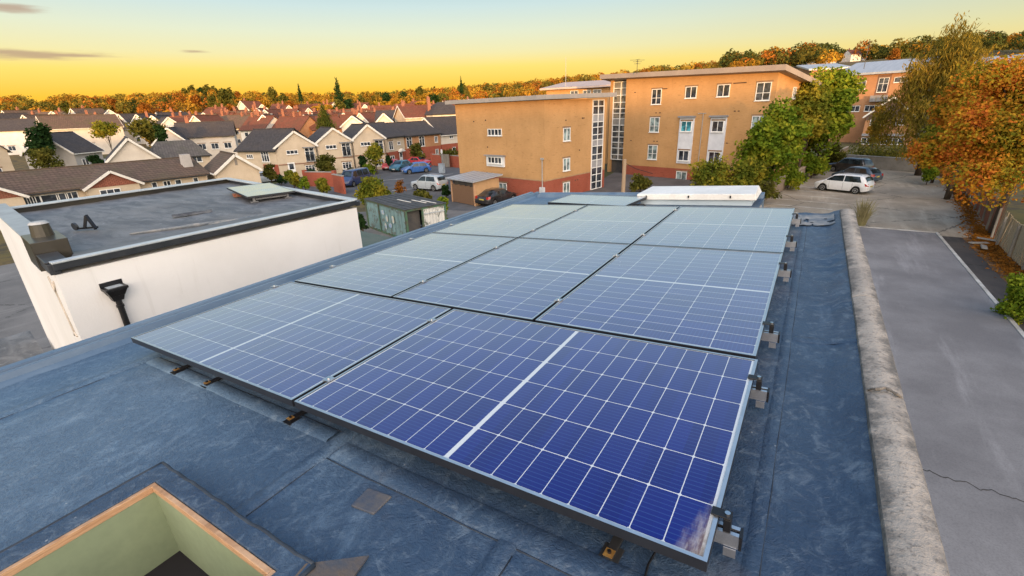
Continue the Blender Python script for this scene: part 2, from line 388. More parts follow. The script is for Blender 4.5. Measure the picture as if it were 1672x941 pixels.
paint = pm('road_paint', (.74, .72, .66), (.46, .43, .38), 2.0, .8)
mb = MB()
for k in range(7):                                         # bay lines between the parked cars
    y = 40.5 + k * 2.6; x0 = -2.6 + (y - 43) * .165
    mb.add([(x0, y, ZG + .013), (x0 + 4.6, y - .9, ZG + .013), (x0 + 4.6, y - .81, ZG + .013), (x0, y + .09, ZG + .013)], [(0, 1, 2, 3)])
structure(mb.build('bay_markings', paint))
mb = MB()
for a, b in (((600, 297), (660, 292)), ((700, 288), (740, 284)), ((640, 312), (700, 306))):
    p, q = P(*a), P(*b); mb.bar((p[0], p[1], ZG + .012), (q[0], q[1], ZG + .012), .12, .004)
structure(mb.build('road_markings', paint))
sheet('courtyard', [(-27, 33.2), (-4.5, 33.2), (-3.5, 44), (-1, 56), (-22, 62), (-19, 40)], ZG + .006, asphalt('courtyard_asphalt', (.085, .08, .078), (.13, .12, .115), .3, .3))
# slab beside our building, its pale edging, dark strip and verge
slab_m = asphalt('slab_asphalt', (.150, .144, .147), (.225, .218, .220), .45, .0, .28)
mb = MB(); mb.box(.51, 7.2, -6, 36.2, ZG + .0, ZG + .12); structure(mb.build('side_lane', slab_m))
mb = MB(); ca, cb = at_z(1490, 762, ZG + .124), at_z(1700, 828, ZG + .124); n = 40
for k in range(n + 1):
    q = ca + (cb - ca) * k / n; w_ = .014 + .012 * abs(noise.noise(Vector((k * .6, 1, 2)))); j_ = .10 * noise.noise(Vector((k * .25, 5, 1))) + .05 * noise.noise(Vector((k * .9, 3, 1)))
    mb.v += [(q[0], q[1] + j_ - w_, ZG + .124), (q[0], q[1] + j_ + w_, ZG + .124)]
for k in range(n): mb.face((2 * k, 2 * k + 2, 2 * k + 3, 2 * k + 1))
structure(mb.build('lane_crack', pm('crack_dark', (.03, .03, .03), (.06, .05, .045), 3, .95)))
mb = MB(); mb.box(.51, 7.34, 36.2, 36.36, ZG, ZG + .15); mb.box(7.2, 7.34, -6, 36.2, ZG, ZG + .15)
structure(mb.build('lane_edging', pm('pale_edging', (.50, .48, .44), (.30, .28, .25), 1.4, .85)))
sheet('dark_strip', [(7.34, -6), (8.3, -6), (8.4, 36.0), (7.34, 36.0)], ZG + .006, asphalt('strip_asphalt', (.045, .042, .042), (.075, .065, .058)))
def litter_mat():
    m, t = new_mat('leaf_litter_ground'); g = G(t); co = objco(g)
    f = g.noise(co, 2.2, 7, .75); f2 = g.noise(co, 9, 4, .7)
    col = g.mix(g.step(f, .35, .65), (.075, .05, .035), (.19, .10, .045)); col = g.mix(g.step(f2, .5, .7), col, (.28, .15, .06))
    g.out(col, .95, 0, .1, g.bump(f2, .6, .03)); return m
sheet('verge', [(8.3, -6), (9.6, -6), (9.5, 26), (11.0, 40), (12.6, 62), (14.4, 90), (13.6, 90), (12.0, 55), (10.0, 37), (8.4, 36)], ZG + .012, litter_mat())

# ================================================================== OUR BUILDING
ZR = -.14                                                   # roof membrane below the panels' top plane
b = thing('flat_roof_building', 'flat roofed building with blue grey membrane roof carrying the solar panels in the foreground', 'building')
b.matrix_world = MR4.copy()
XL, XR, YB, YF, YC = -4.02, .42, 6.12, -2.6, 5.05
OX0, OX1, OY0, OY1 = -1.93, -.97, -1.75, -.46               # outer sides of the roof opening
xs = sorted(set([round(v, 4) for v in np.arange(XL, XR + .001, .052)] + [OX0 + .02, OX1 - .02, XR, -.40]))
ys = sorted(set([round(v, 4) for v in np.arange(YF, YB + .001, .052)] + [OY0 + .02, OY1 - .02, YC, YB]))
def nz(x, y, z, s): return noise.noise(Vector((x * s, y * s, z)))
def roof_z(x, y):
    z = ZR + .006 * nz(x, y, 1, 1.1) + .0022 * nz(x, y, 4, 6)
    k = sstep(.10, .40, x)                                   # membrane dressed up against the parapet, with wrinkles
    z += .055 * sstep(.27, .42, x) + k * (1 - sstep(.33, .385, x)) * (.034 * (1 - abs(nz(x * .8 + y * .55, y * 1.9, 7, 2.6)) * 2.6) * max(0, nz(x, y, 12, 1.3) + .35) + .010 * nz(x, y, 2, 9))
    z += .012 * sstep(.02, -.0, abs((x + .0) - .09) - .004) * .35
    if y > 4.5 and x > .0: z += .015 * abs(nz(x, y, 9, 5)) * sstep(4.5, 4.9, y)
    return z
mb = MB(); idx = {}
for j, y in enumerate(ys):
    for i, x in enumerate(xs): idx[i, j] = len(mb.v); mb.v.append((x, y, roof_z(x, y)))
for j in range(len(ys) - 1):
    for i in range(len(xs) - 1):
        cx, cy = (xs[i] + xs[i + 1]) / 2, (ys[j] + ys[j + 1]) / 2
        if OX0 + .02 < cx < OX1 - .02 and OY0 + .02 < cy < OY1 - .02: continue
        if cx > -.40 and cy > YC: continue
        mb.face((idx[i, j], idx[i + 1, j], idx[i + 1, j + 1], idx[i, j + 1]))
mb.build('roof_membrane', MEM, b, smooth=True)
# lap seams: strips of membrane a few millimetres proud
mb = MB()
def strip(x0, y0, x1, y1, w, h=.009):
    n = max(2, int(math.hypot(x1 - x0, y1 - y0) / .06)); d = Vector((x1 - x0, y1 - y0)).normalized(); p = Vector((-d.y, d.x)) * w / 2; o = len(mb.v)
    for k in range(n + 1):
        x, y = x0 + (x1 - x0) * k / n, y0 + (y1 - y0) * k / n; jg = .004 * nz(x, y, 3, 7)
        for sx_, hh in ((-1, .0005), (-.8, h), (.8, h), (1, .0005)):
            xx, yy = x + p.x * sx_ + jg, y + p.y * sx_ + jg; mb.v.append((xx, yy, roof_z(xx, yy) + hh))
    for k in range(n):
        for q in range(3): a_ = o + k * 4 + q; mb.face((a_, a_ + 1, a_ + 5, a_ + 4))
strip(-3.36, -2.5, -3.36, 6.0, .09); strip(-1.47, -.45, -1.47, 4.6, .075); strip(.09, -2.5, .09, 4.95, .05, .004)
strip(-3.3, .02, -1.52, .02, .08); strip(-1.42, -.03, .05, -.05, .10); strip(.12, 1.72, .40, 1.70, .06, .005); strip(-3.3, 4.72, -.4, 4.75, .1)
strip(-.55, -2.4, -.55, -.09, .07)
mb.build('lap_seam', MEM, b, smooth=True)
seal_and_shade = pm('sealant_and_flank_shade', (.022, .028, .04), (.04, .05, .065), 12, .6)
for x0, y0, x1, y1 in ((-3.318, -2.5, -3.318, 4.7), (-1.435, -.42, -1.435, -.06), (-1.43, -.085, .08, -.10), (-3.3, .06, -1.52, .06), (.115, -2.5, .115, 4.9), (-.515, -2.4, -.515, -.12), (.125, 1.75, .36, 1.73)):
    mb = MB(); n = max(6, int(math.hypot(x1 - x0, y1 - y0) / .08)); pts = []
    for k in range(n + 1): x, y = x0 + (x1 - x0) * k / n, y0 + (y1 - y0) * k / n; j_ = .006 * nz(x, y, 2, 5); pts.append((x + j_, y + j_, roof_z(x + j_, y + j_) + .001))
    mb.tube(pts, [.0022 + .0016 * max(0, nz(p[0], p[1], 6, 9)) for p in pts], 5); mb.build('seam_edge', seal_and_shade, b, smooth=True)
# kerb at the left edge and the far edge: folded trim with a raised inner lip
prof = [(XL - .03, -.30), (XL - .03, -.085), (XL - .015, -.075), (XL + .035, -.078), (XL + .045, -.108), (XL + .105, -.110), (XL + .118, -.072), (XL + .150, -.072), (XL + .165, -.112), (XL + .20, -.140), (XL + .20, -.30)]
mb = MB(); mb.prism(prof, 'y', YF, YB + .03); mb.build('edge_trim', trim_blue, b, smooth=False, bevel=.003)
mb = MB(); mb.prism([(YB + .03, -.30), (YB + .03, -.085), (YB - .03, -.080), (YB - .05, -.095), (YB - .13, -.09), (YB - .16, -.145), (YB - .16, -.30)], 'x', XL + .21, -.41); mb.build('edge_trim', trim_blue, b, bevel=.003)
# walls below
render_w = pm('rendered_wall', (.45, .44, .42), (.38, .37, .35), .8, .85)

mb = MB(); mb.box(XL, OX0 - .05, YF, YB, ZG - 1, -.22); mb.box(OX1 + .05, .40, YF, YC - .02, ZG - 1, -.22); mb.box(OX0 - .05, OX1 + .05, OY1 + .05, YC - .02, ZG - 1, -.22); mb.box(OX0 - .05, -.42, YC - .02, YB, ZG - 1, -.22)
mb.build('wall', render_w, b)
# parapet coping: cast concrete lengths with a rounded top, weathered
def coping_mat():
    m, t = new_mat('weathered_coping'); g = G(t); co = objco(g)
    f = g.noise(co, 7, 7, .7); f2 = g.noise(co, 2.0, 4, .6); f3 = g.noise(co, 60, 3, .7)
    s = g.n('ShaderNodeSeparateXYZ'); t.links.new(co, s.inputs[0])
    mid = g.m('SUBTRACT', 1.0, g.m('MULTIPLY', g.m('ABSOLUTE', g.m('SUBTRACT', s.outputs[0], .455)), 14.0))     # lit ridge painted paler along the middle
    k = g.step(g.m('ADD', g.m('MULTIPLY', f, 1.3), g.m('MULTIPLY', mid, .38)), .62, 1.0)
    col = g.mix(k, (.14, .130, .118), (.39, .34, .29)); col = g.mix(g.m('MULTIPLY', g.step(f2, .45, .7), .5), col, (.19, .175, .16))
    col = g.mix(g.m('MULTIPLY', g.step(f3, .52, .7), .55), col, (.07, .065, .06))
    g.out(col, .95, 0, .15, g.bump(g.m('ADD', f, g.m('MULTIPLY', f3, .6)), .8, .012)); return m
cop_m = coping_mat(); y = -2.6; k = 0
for y1 in (-1.2, -.1, 1.16, 2.30, 3.45, 4.98):
    mb = MB(); rows = max(8, int((y1 - y) / .03)); dz = rnd.uniform(-.002, .004); dx = rnd.uniform(-.003, .003)
    secs = [(.392, -.17), (.391, -.12), (.391, -.080), (.395, -.073), (.42, -.066), (.447, -.060), (.462, -.059), (.49, -.065), (.511, -.071), (.515, -.076), (.515, -.12), (.515, -.19)]
    for r_ in range(rows + 1):
        yy = y + .004 + (y1 - y - .008) * r_ / rows; pinch = .004 if r_ in (0, rows) else 0
        for (x, z) in secs: mb.v.append((x + dx + .0025 * nz(x, yy, 5, 5) + .0012 * nz(x, yy, 1, 40), yy, z + dz - pinch + .0012 * nz(x, yy, 8, 9) + .0012 * nz(x, yy, 8, 38)))
    n = len(secs)
    for r_ in range(rows):
        for q in range(n - 1): a_ = r_ * n + q; mb.face((a_, a_ + 1, a_ + n + 1, a_ + n))
    mb.face(range(n)); mb.face([rows * n + q for q in range(n)])
    o = mb.build('coping_stone', cop_m, b, smooth=True); o.data.set_sharp_from_angle(angle=math.radians(32)); y = y1
mb = MB(); mb.box(.40, .50, YF, 4.97, ZG - 1, -.1); mb.build('parapet', pm('parapet_render', (.36, .33, .29), (.26, .24, .21), 1.2, .9, bump=.004), b)
# mortar saddle over the open joint, ragged lap of membrane at the far corner
mb = MB(); pts = []
for q in range(15):
    t_ = q / 14; x = .382 + t_ * .145; z = -.056 - .10 * max(0, abs(t_ - .5) * 2) ** 4
    pts.append((x, 1.165 + .012 * math.sin(q * 1.1) - .02 * t_, z + .008))
mb.tube(pts, [.004 + .004 * rnd.random() for _ in pts], 6); mb.build('joint_wire', pm('old_mortar', (.22, .19, .16), (.12, .105, .09), 20, .9), b)
mb = MB(); n = 26
for i in range(n):
    for j in range(12):
        x = -.02 + .36 * i / (n - 1); yy = 4.42 + .5 * j / 11 + .06 * nz(x, j, 2, 4); mb.v.append((x, yy + .05 * nz(x, 3, j, 3), roof_z(x, yy) + .010 + .012 * abs(nz(x, yy, 6, 8))))
for i in range(n - 1):
    for j in range(11):
        if nz(i * .3, j * .4, 11, 1.0) > -.34: mb.face((i * 12 + j, (i + 1) * 12 + j, (i + 1) * 12 + j + 1, i * 12 + j + 1))
mb.build('torn_patch', pm('pale_torn_felt', (.27, .265, .255), (.10, .125, .155), 7, .75, bump=.004), b, smooth=True)
# a square repair plate and the folded corner patch by the opening
mb = MB(); cx, cy, rz_ = -1.075, -.165, .10; ca, sa = math.cos(rz_), math.sin(rz_)
q = [(cx + ca * u - sa * v, cy + sa * u + ca * v) for u, v in ((-.055, -.045), (.05, -.045), (.055, .045), (-.055, .045))]
mb.hexa([(x, y_, roof_z(x, y_) - .003) for x, y_ in q], [(x, y_, roof_z(x, y_) + .007) for x, y_ in q])
mb.build('repair_patch', pm('worn_felt_patch', (.060, .075, .105), (.12, .11, .105), 14, .7, bump=.003), b, bevel=.004)

# the opening with its upstand
ZU = -.062
u = onroof('roof_opening', 'square roof opening with membrane covered kerb, bare timber rim and pale green lined sides', 'roof opening', (-1.45, -1.1, ZR))
oc = lambda x, y_: (x + 1.45, y_ + 1.1)
def frame_ring(mb, ox0, ox1, oy0, oy1, ix0, ix1, iy0, iy1, zt, zb, ztin=None, slope=0.):
    ztin = zt if ztin is None else ztin
    O = [oc(ox0, oy0), oc(ox1, oy0), oc(ox1, oy1), oc(ox0, oy1)]; I = [oc(ix0, iy0), oc(ix1, iy0), oc(ix1, iy1), oc(ix0, iy1)]
    S = [oc(ox0 - slope, oy0 - slope), oc(ox1 + slope, oy0 - slope), oc(ox1 + slope, oy1 + slope), oc(ox0 - slope, oy1 + slope)]
    o = len(mb.v); mb.v += [(*p, zb - ZR) for p in S] + [(*p, zt - ZR) for p in O] + [(*p, ztin - ZR) for p in I] + [(*p, zb - ZR) for p in I]
    for k in range(4):
        j = (k + 1) % 4
        for a_ in (0, 4, 8): mb.face((o + a_ + k, o + a_ + j, o + a_ + 4 + j, o + a_ + 4 + k))
mb = MB(); frame_ring(mb, OX0, OX1, OY0, OY1, -1.838, -1.05, -1.65, -.522, ZU, ZR - .02, slope=.035); mb.build('kerb', MEM, u, bevel=.005)
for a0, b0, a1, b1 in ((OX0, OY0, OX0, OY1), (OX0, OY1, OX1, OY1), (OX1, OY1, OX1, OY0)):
    mb = MB(); n = 24; mb.tube([(*oc(a0 + (a1 - a0) * k / n + .006 * nz(k * .7, a0, b0, 1), b0 + (b1 - b0) * k / n + .006 * nz(k * .7, b0, a1, 1)), ZU - ZR - .004) for k in range(n + 1)], .0075, 6); mb.build('kerb_flank_shade', pm('sealant_and_flank_shade', (.022, .028, .04), (.04, .05, .065), 12, .6), u, smooth=True)  # dark tube painting the shade on the kerb's outer flank
def wood(name, c1, c2):
    m, t = new_mat(name); g = G(t); co = objco(g)
    f = g.noise(g.map(co, (3, 3, 60)), 4, 6, .6, .8); f2 = g.noise(g.map(co, (14, 2, 60)), 5, 5, .65, .4)
    col = g.mix(g.step(f, .3, .7), c1, c2); col = g.mix(g.m('MULTIPLY', g.step(f2, .5, .75), .45), col, tuple(x * .45 for x in c1)); g.out(col, .7, 0, .3, g.bump(f2, .4, .003)); return m
wd = wood('bare_timber', (.40, .215, .11), (.58, .36, .21))
for a0, a1, b0, b1 in ((-1.837, -1.819, -1.648, -.523), (-1.069, -1.051, -1.648, -.523), (-1.8185, -1.0695, -.541, -.5235), (-1.8185, -1.0695, -1.648, -1.630)):
    mb = MB(); (x0, y0), (x1, y1) = oc(a0, b0), oc(a1, b1); mb.box(x0, x1, y0, y1, ZU - .032 - ZR, ZU - .006 - ZR); mb.build('timber_rim', wd, u, bevel=.002)
green_b = pm('green_board', (.275, .325, .20), (.22, .265, .165), 2.0, .8, .25, fine=.12, bump=.001, bscale=30)
for a0, a1, b0, b1 in ((-1.835, -1.822, -1.646, -.525), (-1.066, -1.053, -1.646, -.525), (-1.8215, -1.0665, -.538, -.5265), (-1.8215, -1.0665, -1.644, -1.632)):
    mb = MB(); (x0, y0), (x1, y1) = oc(a0, b0), oc(a1, b1); mb.box(x0, x1, y0, y1, -.385 - ZR, ZU - .033 - ZR); mb.build('lining_board', green_b, u)
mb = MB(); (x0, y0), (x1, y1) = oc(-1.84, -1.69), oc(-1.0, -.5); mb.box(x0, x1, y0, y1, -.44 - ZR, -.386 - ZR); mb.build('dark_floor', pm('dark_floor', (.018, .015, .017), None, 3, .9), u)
mb = MB(); cxy = [(-.99, -.47), (-.90, -.33), (-.86, -.52), (-.95, -.66)]
tri = [(*oc(x, y_), z - ZR) for (x, y_), z in zip(cxy, (ZU + .003, ZR + .016, ZR + .016, ZU + .003))]
mb.add(tri + [(a_[0], a_[1], a_[2] - .006) for a_ in tri], [(0, 1, 2, 3), (7, 6, 5, 4), (0, 4, 5, 1), (1, 5, 6, 2), (2, 6, 7, 3), (3, 7, 4, 0)]); mb.build('corner_fold', pm('dirty_fold', (.045, .060, .085), (.11, .085, .065), 9, .7, bump=.004), u)

# ------------------------------------------------------------------ solar panels
def cell_mat(name, stain=False):
    m, t = new_mat(name); g = G(t)
    uv = g.n('ShaderNodeTexCoord').outputs['UV']; s = g.n('ShaderNodeSeparateXYZ'); t.links.new(uv, s.inputs[0]); U, V = s.outputs[0], s.outputs[1]
    ua = g.m('SUBTRACT', g.m('ABSOLUTE', g.m('SUBTRACT', U, .861)), .0085)
    fu = g.m('FRACT', g.m('DIVIDE', ua, .0925)); du = g.m('MULTIPLY', g.m('MINIMUM', fu, g.m('SUBTRACT', 1.0, fu)), .0925)
    vv = g.m('SUBTRACT', V, .0135); fv = g.m('FRACT', g.m('DIVIDE', vv, .1845)); dv = g.m('MULTIPLY', g.m('MINIMUM', fv, g.m('SUBTRACT', 1.0, fv)), .1845)
    gap = g.m('MAXIMUM', g.m('LESS_THAN', du, .0014), g.m('LESS_THAN', dv, .0016))
    gap = g.m('MAXIMUM', gap, g.m('LESS_THAN', g.m('ADD', du, dv), .0075))
    outm = g.m('MAXIMUM', g.m('LESS_THAN', ua, 0.0), g.m('GREATER_THAN', ua, .8325))
    outm = g.m('MAXIMUM', outm, g.m('MAXIMUM', g.m('LESS_THAN', vv, 0.0), g.m('GREATER_THAN', vv, 1.107)))
    white = g.m('MAXIMUM', gap, outm)
    fb = g.m('FRACT', g.m('ADD', g.m('DIVIDE', vv, .01845), .5)); bus = g.m('LESS_THAN', g.m('ABSOLUTE', g.m('SUBTRACT', fb, .5)), .085)
    # tone varies a little from cell to cell
    cid = g.n('ShaderNodeCombineXYZ'); g.put(cid.inputs[0], g.m('FLOOR', g.m('DIVIDE', U, .0925))); g.put(cid.inputs[1], g.m('FLOOR', g.m('DIVIDE', vv, .1845)))
    wn = g.n('ShaderNodeTexWhiteNoise', noise_dimensions='3D'); t.links.new(cid.outputs[0], wn.inputs['Vector'])
    cc = g.mix(wn.outputs['Value'], (.0025, .009, .125), (.005, .015, .175))
    col = g.mix(g.m('MULTIPLY', bus, .20), cc, (.07, .17, .40)); col = g.mix(white, col, (.60, .62, .63))
    co = objco(g); rough = .10
    dust = g.step(g.noise(co, 2.2, 6, .65), .38, .75); col = g.mix(g.m('MULTIPLY', dust, .009), col, (.45, .44, .42))
    if stain:
        a_ = g.m('ADD', g.m('MULTIPLY', g.m('SUBTRACT', 1.722, U), 6.2), g.m('MULTIPLY', V, 1.9))
        w = g.m('SUBTRACT', 1.0, g.step(g.m('ADD', a_, g.m('MULTIPLY', g.m('SUBTRACT', g.noise(g.map(co, (10, 3, 1)), 4, 5, .7), .5), .6)), .12, .66))
        col = g.mix(g.m('MULTIPLY', w, .9), col, g.mix(g.step(g.noise(g.map(co, (14, 3, 1)), 5, 5, .7), .4, .65), (.50, .45, .40), (.20, .13, .08)))
    lw0 = g.n('ShaderNodeLayerWeight'); lw0.inputs[0].default_value = .5; col = g.mix(g.m('MULTIPLY', g.m('POWER', lw0.outputs['Facing'], 4.0), .85), col, (.60, .58, .50))      # dust-coloured paling that paints cream sky glare along the glass
    b_ = g.n('ShaderNodeBsdfPrincipled'); g.put(b_.inputs['Base Color'], col); b_.inputs['Roughness'].default_value = .35; b_.inputs['Specular IOR Level'].default_value = .06
    lw = g.n('ShaderNodeLayerWeight'); lw.inputs[0].default_value = .5; gl_ = g.n('ShaderNodeBsdfGlossy'); gl_.inputs['Color'].default_value = (.93, .95, .95, 1); g.put(gl_.inputs['Roughness'], g.m('ADD', .19, g.m('MULTIPLY', dust, .10)))
    fr_ = g.m('ADD', .004, g.m('MULTIPLY', g.m('POWER', lw.outputs['Facing'], 3.0), 1.12)); mx = g.n('ShaderNodeMixShader'); t.links.new(fr_, mx.inputs[0]); t.links.new(b_.outputs[0], mx.inputs[1]); t.links.new(gl_.outputs[0], mx.inputs[2])
    o_ = g.n('ShaderNodeOutputMaterial'); t.links.new(mx.outputs[0], o_.inputs[0]); return m
cells_m, cells_s = cell_mat('solar_cells'), cell_mat('solar_cells_with_dirt', True)
frame_top = pm('frame_lip', (.58, .60, .62), (.50, .52, .54), 12, .32, metal=.85)
frame_side = pm('frame_side', (.018, .02, .026), None, 9, .4, .5)
PL, PS = 1.722, 1.134
def panel(label, x0, y0, portrait, stain=False, group='solar panels of the array', z0=0., L=PL, S=PS, rz=0., root=None):
    """corner (x0,y0) = left front; top plane at z0 of the roof frame"""
    w, d = (S, L) if portrait else (L, S)
    r = root or onroof('solar_panel', label, 'solar panel', (x0 + w / 2, y0 + d / 2, z0 - .035), group, rz)
    mb = MB(); lip = .011; h = .035
    for a0, a1, b0, b1 in ((-w / 2, w / 2, -d / 2, -d / 2 + lip), (-w / 2, w / 2, d / 2 - lip, d / 2), (-w / 2, -w / 2 + lip, -d / 2 + lip, d / 2 - lip), (w / 2 - lip, w / 2, -d / 2 + lip, d / 2 - lip)):
        mb.box(a0, a1, b0, b1, 0, h - .0015, 1); mb.quad((a0, b0, h), (a1, b0, h), (a1, b1, h), (a0, b1, h), 0)
    mb.build('frame', [frame_top, frame_side], r)
    me = bpy.data.meshes.new('cell_sheet'); X, Y = w / 2 - lip, d / 2 - lip
    me.from_pydata([(-X, -Y, h - .003), (X, -Y, h - .003), (X, Y, h - .003), (-X, Y, h - .003)], [], [(0, 1, 2, 3)])
    uvl = me.uv_layers.new(name='uv')
    for k, li in enumerate(me.polygons[0].loop_indices):
        x, y_, _ = me.vertices[k].co; a_, b_ = x + w / 2, y_ + d / 2
        uvl.data[li].uv = (b_ * PL / d, (w - a_) * PS / w) if portrait else (a_ * PL / w, b_ * PS / d)
    me.materials.append(cells_s if stain else cells_m)
    o = bpy.data.objects.new('cell_sheet', me); COL.objects.link(o); o.parent = r
    mb = MB(); mb.box(-.06, .06, -.16, .16, -.012, .0); mb.build('junction_box', blackp, r)
    return r
GAP = .02
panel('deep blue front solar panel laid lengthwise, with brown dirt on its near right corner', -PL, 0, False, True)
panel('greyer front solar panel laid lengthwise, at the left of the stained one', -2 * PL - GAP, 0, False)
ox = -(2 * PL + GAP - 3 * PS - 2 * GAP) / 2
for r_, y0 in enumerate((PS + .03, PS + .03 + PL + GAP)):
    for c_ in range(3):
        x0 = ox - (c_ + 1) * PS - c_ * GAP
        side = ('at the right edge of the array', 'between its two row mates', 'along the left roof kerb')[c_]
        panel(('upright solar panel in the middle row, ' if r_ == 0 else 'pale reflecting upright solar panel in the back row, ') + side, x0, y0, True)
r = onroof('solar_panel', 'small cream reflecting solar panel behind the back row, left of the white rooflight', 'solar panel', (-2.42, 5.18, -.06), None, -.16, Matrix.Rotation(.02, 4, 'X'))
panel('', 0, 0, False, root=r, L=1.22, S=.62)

# rails with end clamps standing out at the right edge
def rail(y_, lab, x1=.055):
    r = onroof('mounting_rail', lab, 'rail', (-1.72, y_, ZR + .004), 'aluminium rails under the solar panels')
    L_ = x1 + 1.72; mb = MB(); h0, h1 = .048, .088
    for a0, a1, b0, b1 in ((-.018, .018, h0, h0 + .006), (-.018, -.014, h0 + .006, h1), (.014, .018, h0 + .006, h1), (-.018, -.006, h1, h1 + .005), (.006, .018, h1, h1 + .005)):
        mb.box(-1.66, L_, a0, a1, b0, b1)
    mb.build('rail_bar', alu, r)
    mb = MB(); mb.box(L_ + .001, L_ + .008, -.019, .019, h0 - .002, h1 + .006); mb.build('end_cap', blackp, r)
    for x in (-1.5, -.4, .8, 1.6):
        mb = MB(); mb.box(x - .035, x + .035, -.03, .03, 0, .006); mb.box(x - .008, x + .008, -.022, .022, .006, h0); mb.build('foot', blackp, r)
    c = MB(); c.box(L_ - .042, L_ - .022, -.016, .016, h1 + .006, .1365); c.box(L_ - .075, L_ - .022, -.016, .016, .1375, .1425); o = c.build('end_clamp', blackp, r, bevel=.002)
    mb = MB(); mb.disc((L_ - .034, 0, .1455), (0, 0, 1), .0075, .006, 12); mb.build('bolt', steel, o)
    c = MB(); c.box(L_ - .036, L_ - .004, -.0225, -.0195, .016, .0455); c.build('side_bracket', alu, r)
for y_, lab in ((.173, 'rail end nearest the camera, clamped at the dirty panel corner'), (.964, 'rail end clamped at the far corner of the deep blue front panel'), (1.542, 'rail end beside the near part of the middle row panel'),
                (2.616, 'rail end beside the far part of the middle row panel'), (3.41, 'rail end beside the near part of the back row panel'), (4.313, 'rail end at the last panel, by the pale torn felt')): rail(y_, lab)
clampm = MB(); clampm.box(-.0095, .0095, -.02, .02, -.03, -.0045); clampm.box(-.022, .022, -.02, .02, .0015, .0065)
bolt_mb = MB(); bolt_mb.disc((0, 0, .0095), (0, 0, 1), .007, .006, 10)
clamp0 = None
for i, (px, py) in enumerate(((530, 617), (701, 522), (690, 459.6), (810, 404), (872, 376), (941, 343.6), (912, 490), (1006, 417), (1048, 383), (1103, 342.5))):
    p = roof_at(px, py, .004)
    x = p[0]
    x = -PL - GAP / 2 if i < 2 else (ox - 2 * PS - 1.5 * GAP if i < 6 else ox - PS - .5 * GAP)
    if clamp0 is None:
        c = clamp0 = onroof('panel_clamp', '', 'clamp', (x, p[1], 0)); o = clampm.build('clamp_plate', alu, c); bolt_mb.build('bolt', steel, o)
    else:
        c = copy_tree(clamp0); c.matrix_world = MR4 @ Matrix.Translation((x, p[1], 0))
    tag(c, ['small metal clamp in the gap of the two front panels, near their front edge', 'small metal clamp in the gap of the two front panels, near their back edge',
            'small metal clamp in the left gap of the middle row, near its front', 'small metal clamp in the left gap of the middle row, at its middle', 'small metal clamp in the left gap, near the joint of middle and back rows', 'small metal clamp in the left gap at the far end of the back row',
            'small metal clamp in the right gap of the middle row, near its front', 'small metal clamp in the right gap of the middle row, towards its back', 'small metal clamp in the right gap, near the front of the back row', 'small metal clamp in the right gap at the far end of the back row'][i], 'clamp', 'clamps between the solar panels')
for i, (px, py) in enumerate(((439, 468.5), (535, 436), (665, 391.5), (731, 368.5))):
    p = roof_at(px, py, -.01); c = copy_tree(clamp0); c.matrix_world = MR4 @ Matrix.Translation((-2 * PL - GAP - .012, p[1], 0))
    tag(c, ['small clamp on the left edge of the greyer front panel', 'small clamp on the left array edge, by the near part of the middle row', 'small clamp on the left array edge, by the far part of the middle row', 'small clamp on the left array edge, by the back row'][i], 'clamp', 'clamps along the left panel edge')
brass = pm('brass_end', (.65, .36, .10), (.40, .20, .06), 30, .4, metal=.6)
for i, (x, lab) in enumerate(((-.26, 'roof hook with an orange end under the front edge of the deep blue panel'), (-1.807, 'roof hook below the gap of the two front panels'), (-2.579, 'roof hook under the middle of the greyer front panel'), (-2.941, 'roof hook under the greyer front panel, nearest the left kerb'))):
    r = onroof('roof_hook', lab, 'roof hook', (x, .03, ZR + .005), 'hooks under the front panel edge', -.05)
    mb = MB(); mb.box(-.014, .014, -.035, .16, .004, .016); mb.box(-.030, .030, -.05, .02, 0.001, .004); mb.build('hook_bar', blackp if i else pm('grey_steel', (.10, .10, .10), None, 5, .4, metal=.7), r, bevel=.002)
    mb = MB(); mb.box(-.0142, .0142, -.037, -.008, .0165, .0185); o = mb.build('end_plate', brass, r)
    mb = MB(); mb.disc((0, -.022, .0225), (0, 0, 1), .006, .007, 10); mb.build('bolt', blackp, o)
mb = MB(); mb.tube([(-.14, .25, ZR + .02), (-.145, .12, ZR + .012), (-.155, .03, ZR + .012), (-.15, -.04, ZR + .01), (-.12, -.10, ZR + .012), (-.08, -.16, ZR + .012)], .0035, 6)
o = mb.build('cable', blackp, smooth=True); o.matrix_world = MR4.copy(); tag(o, 'thin black cable lying on the roof below the deep blue panel', 'cable')

# white rooflight at the far end
r = onroof('rooflight', 'long low white rooflight box at the far end of the roof', 'rooflight', (-1.18, 5.73, ZR + .003))
mb = MB(); mb.box(-.69, .69, -.29, .29, 0, .07); mb.build('upstand', pm('pale_glazing', (.58, .67, .72), (.45, .54, .60), 1.5, .3), r)
mb = MB(); mb.hexa([(-.74, -.33, .071), (.74, -.33, .071), (.74, .33, .071), (-.74, .33, .071)], [(-.73, -.325, .150), (.73, -.325, .150), (.70, .30, .16), (-.70, .30, .16)]); mb.build('lid', pm('weathered_white', (.78, .77, .74), (.66, .65, .62), 3, .5, fine=.15), r, bevel=.008)
for x in (-.6, -.05, .45):
    mb = MB(); mb.box(x - .008, x + .008, -.343, -.331, .10, .13); mb.build('catch', blackp, r)
r = onroof('cable_bracket', 'small dark bracket and conduit between the cream panel and the white rooflight', 'bracket', (-1.93, 5.05, ZR + .003), None, .5)
mb = MB(); mb.box(-.16, .16, -.012, .012, .05, .066); mb.box(-.15, -.135, -.012, .012, 0, .05); mb.box(.13, .145, -.012, .012, 0, .05); mb.build('bracket_bar', blackp, r)
mb = MB(); mb.tube([(.16, 0, .058), (.22, .01, .05), (.26, .03, .01)], .01, 7); mb.build('conduit', blackp, r)

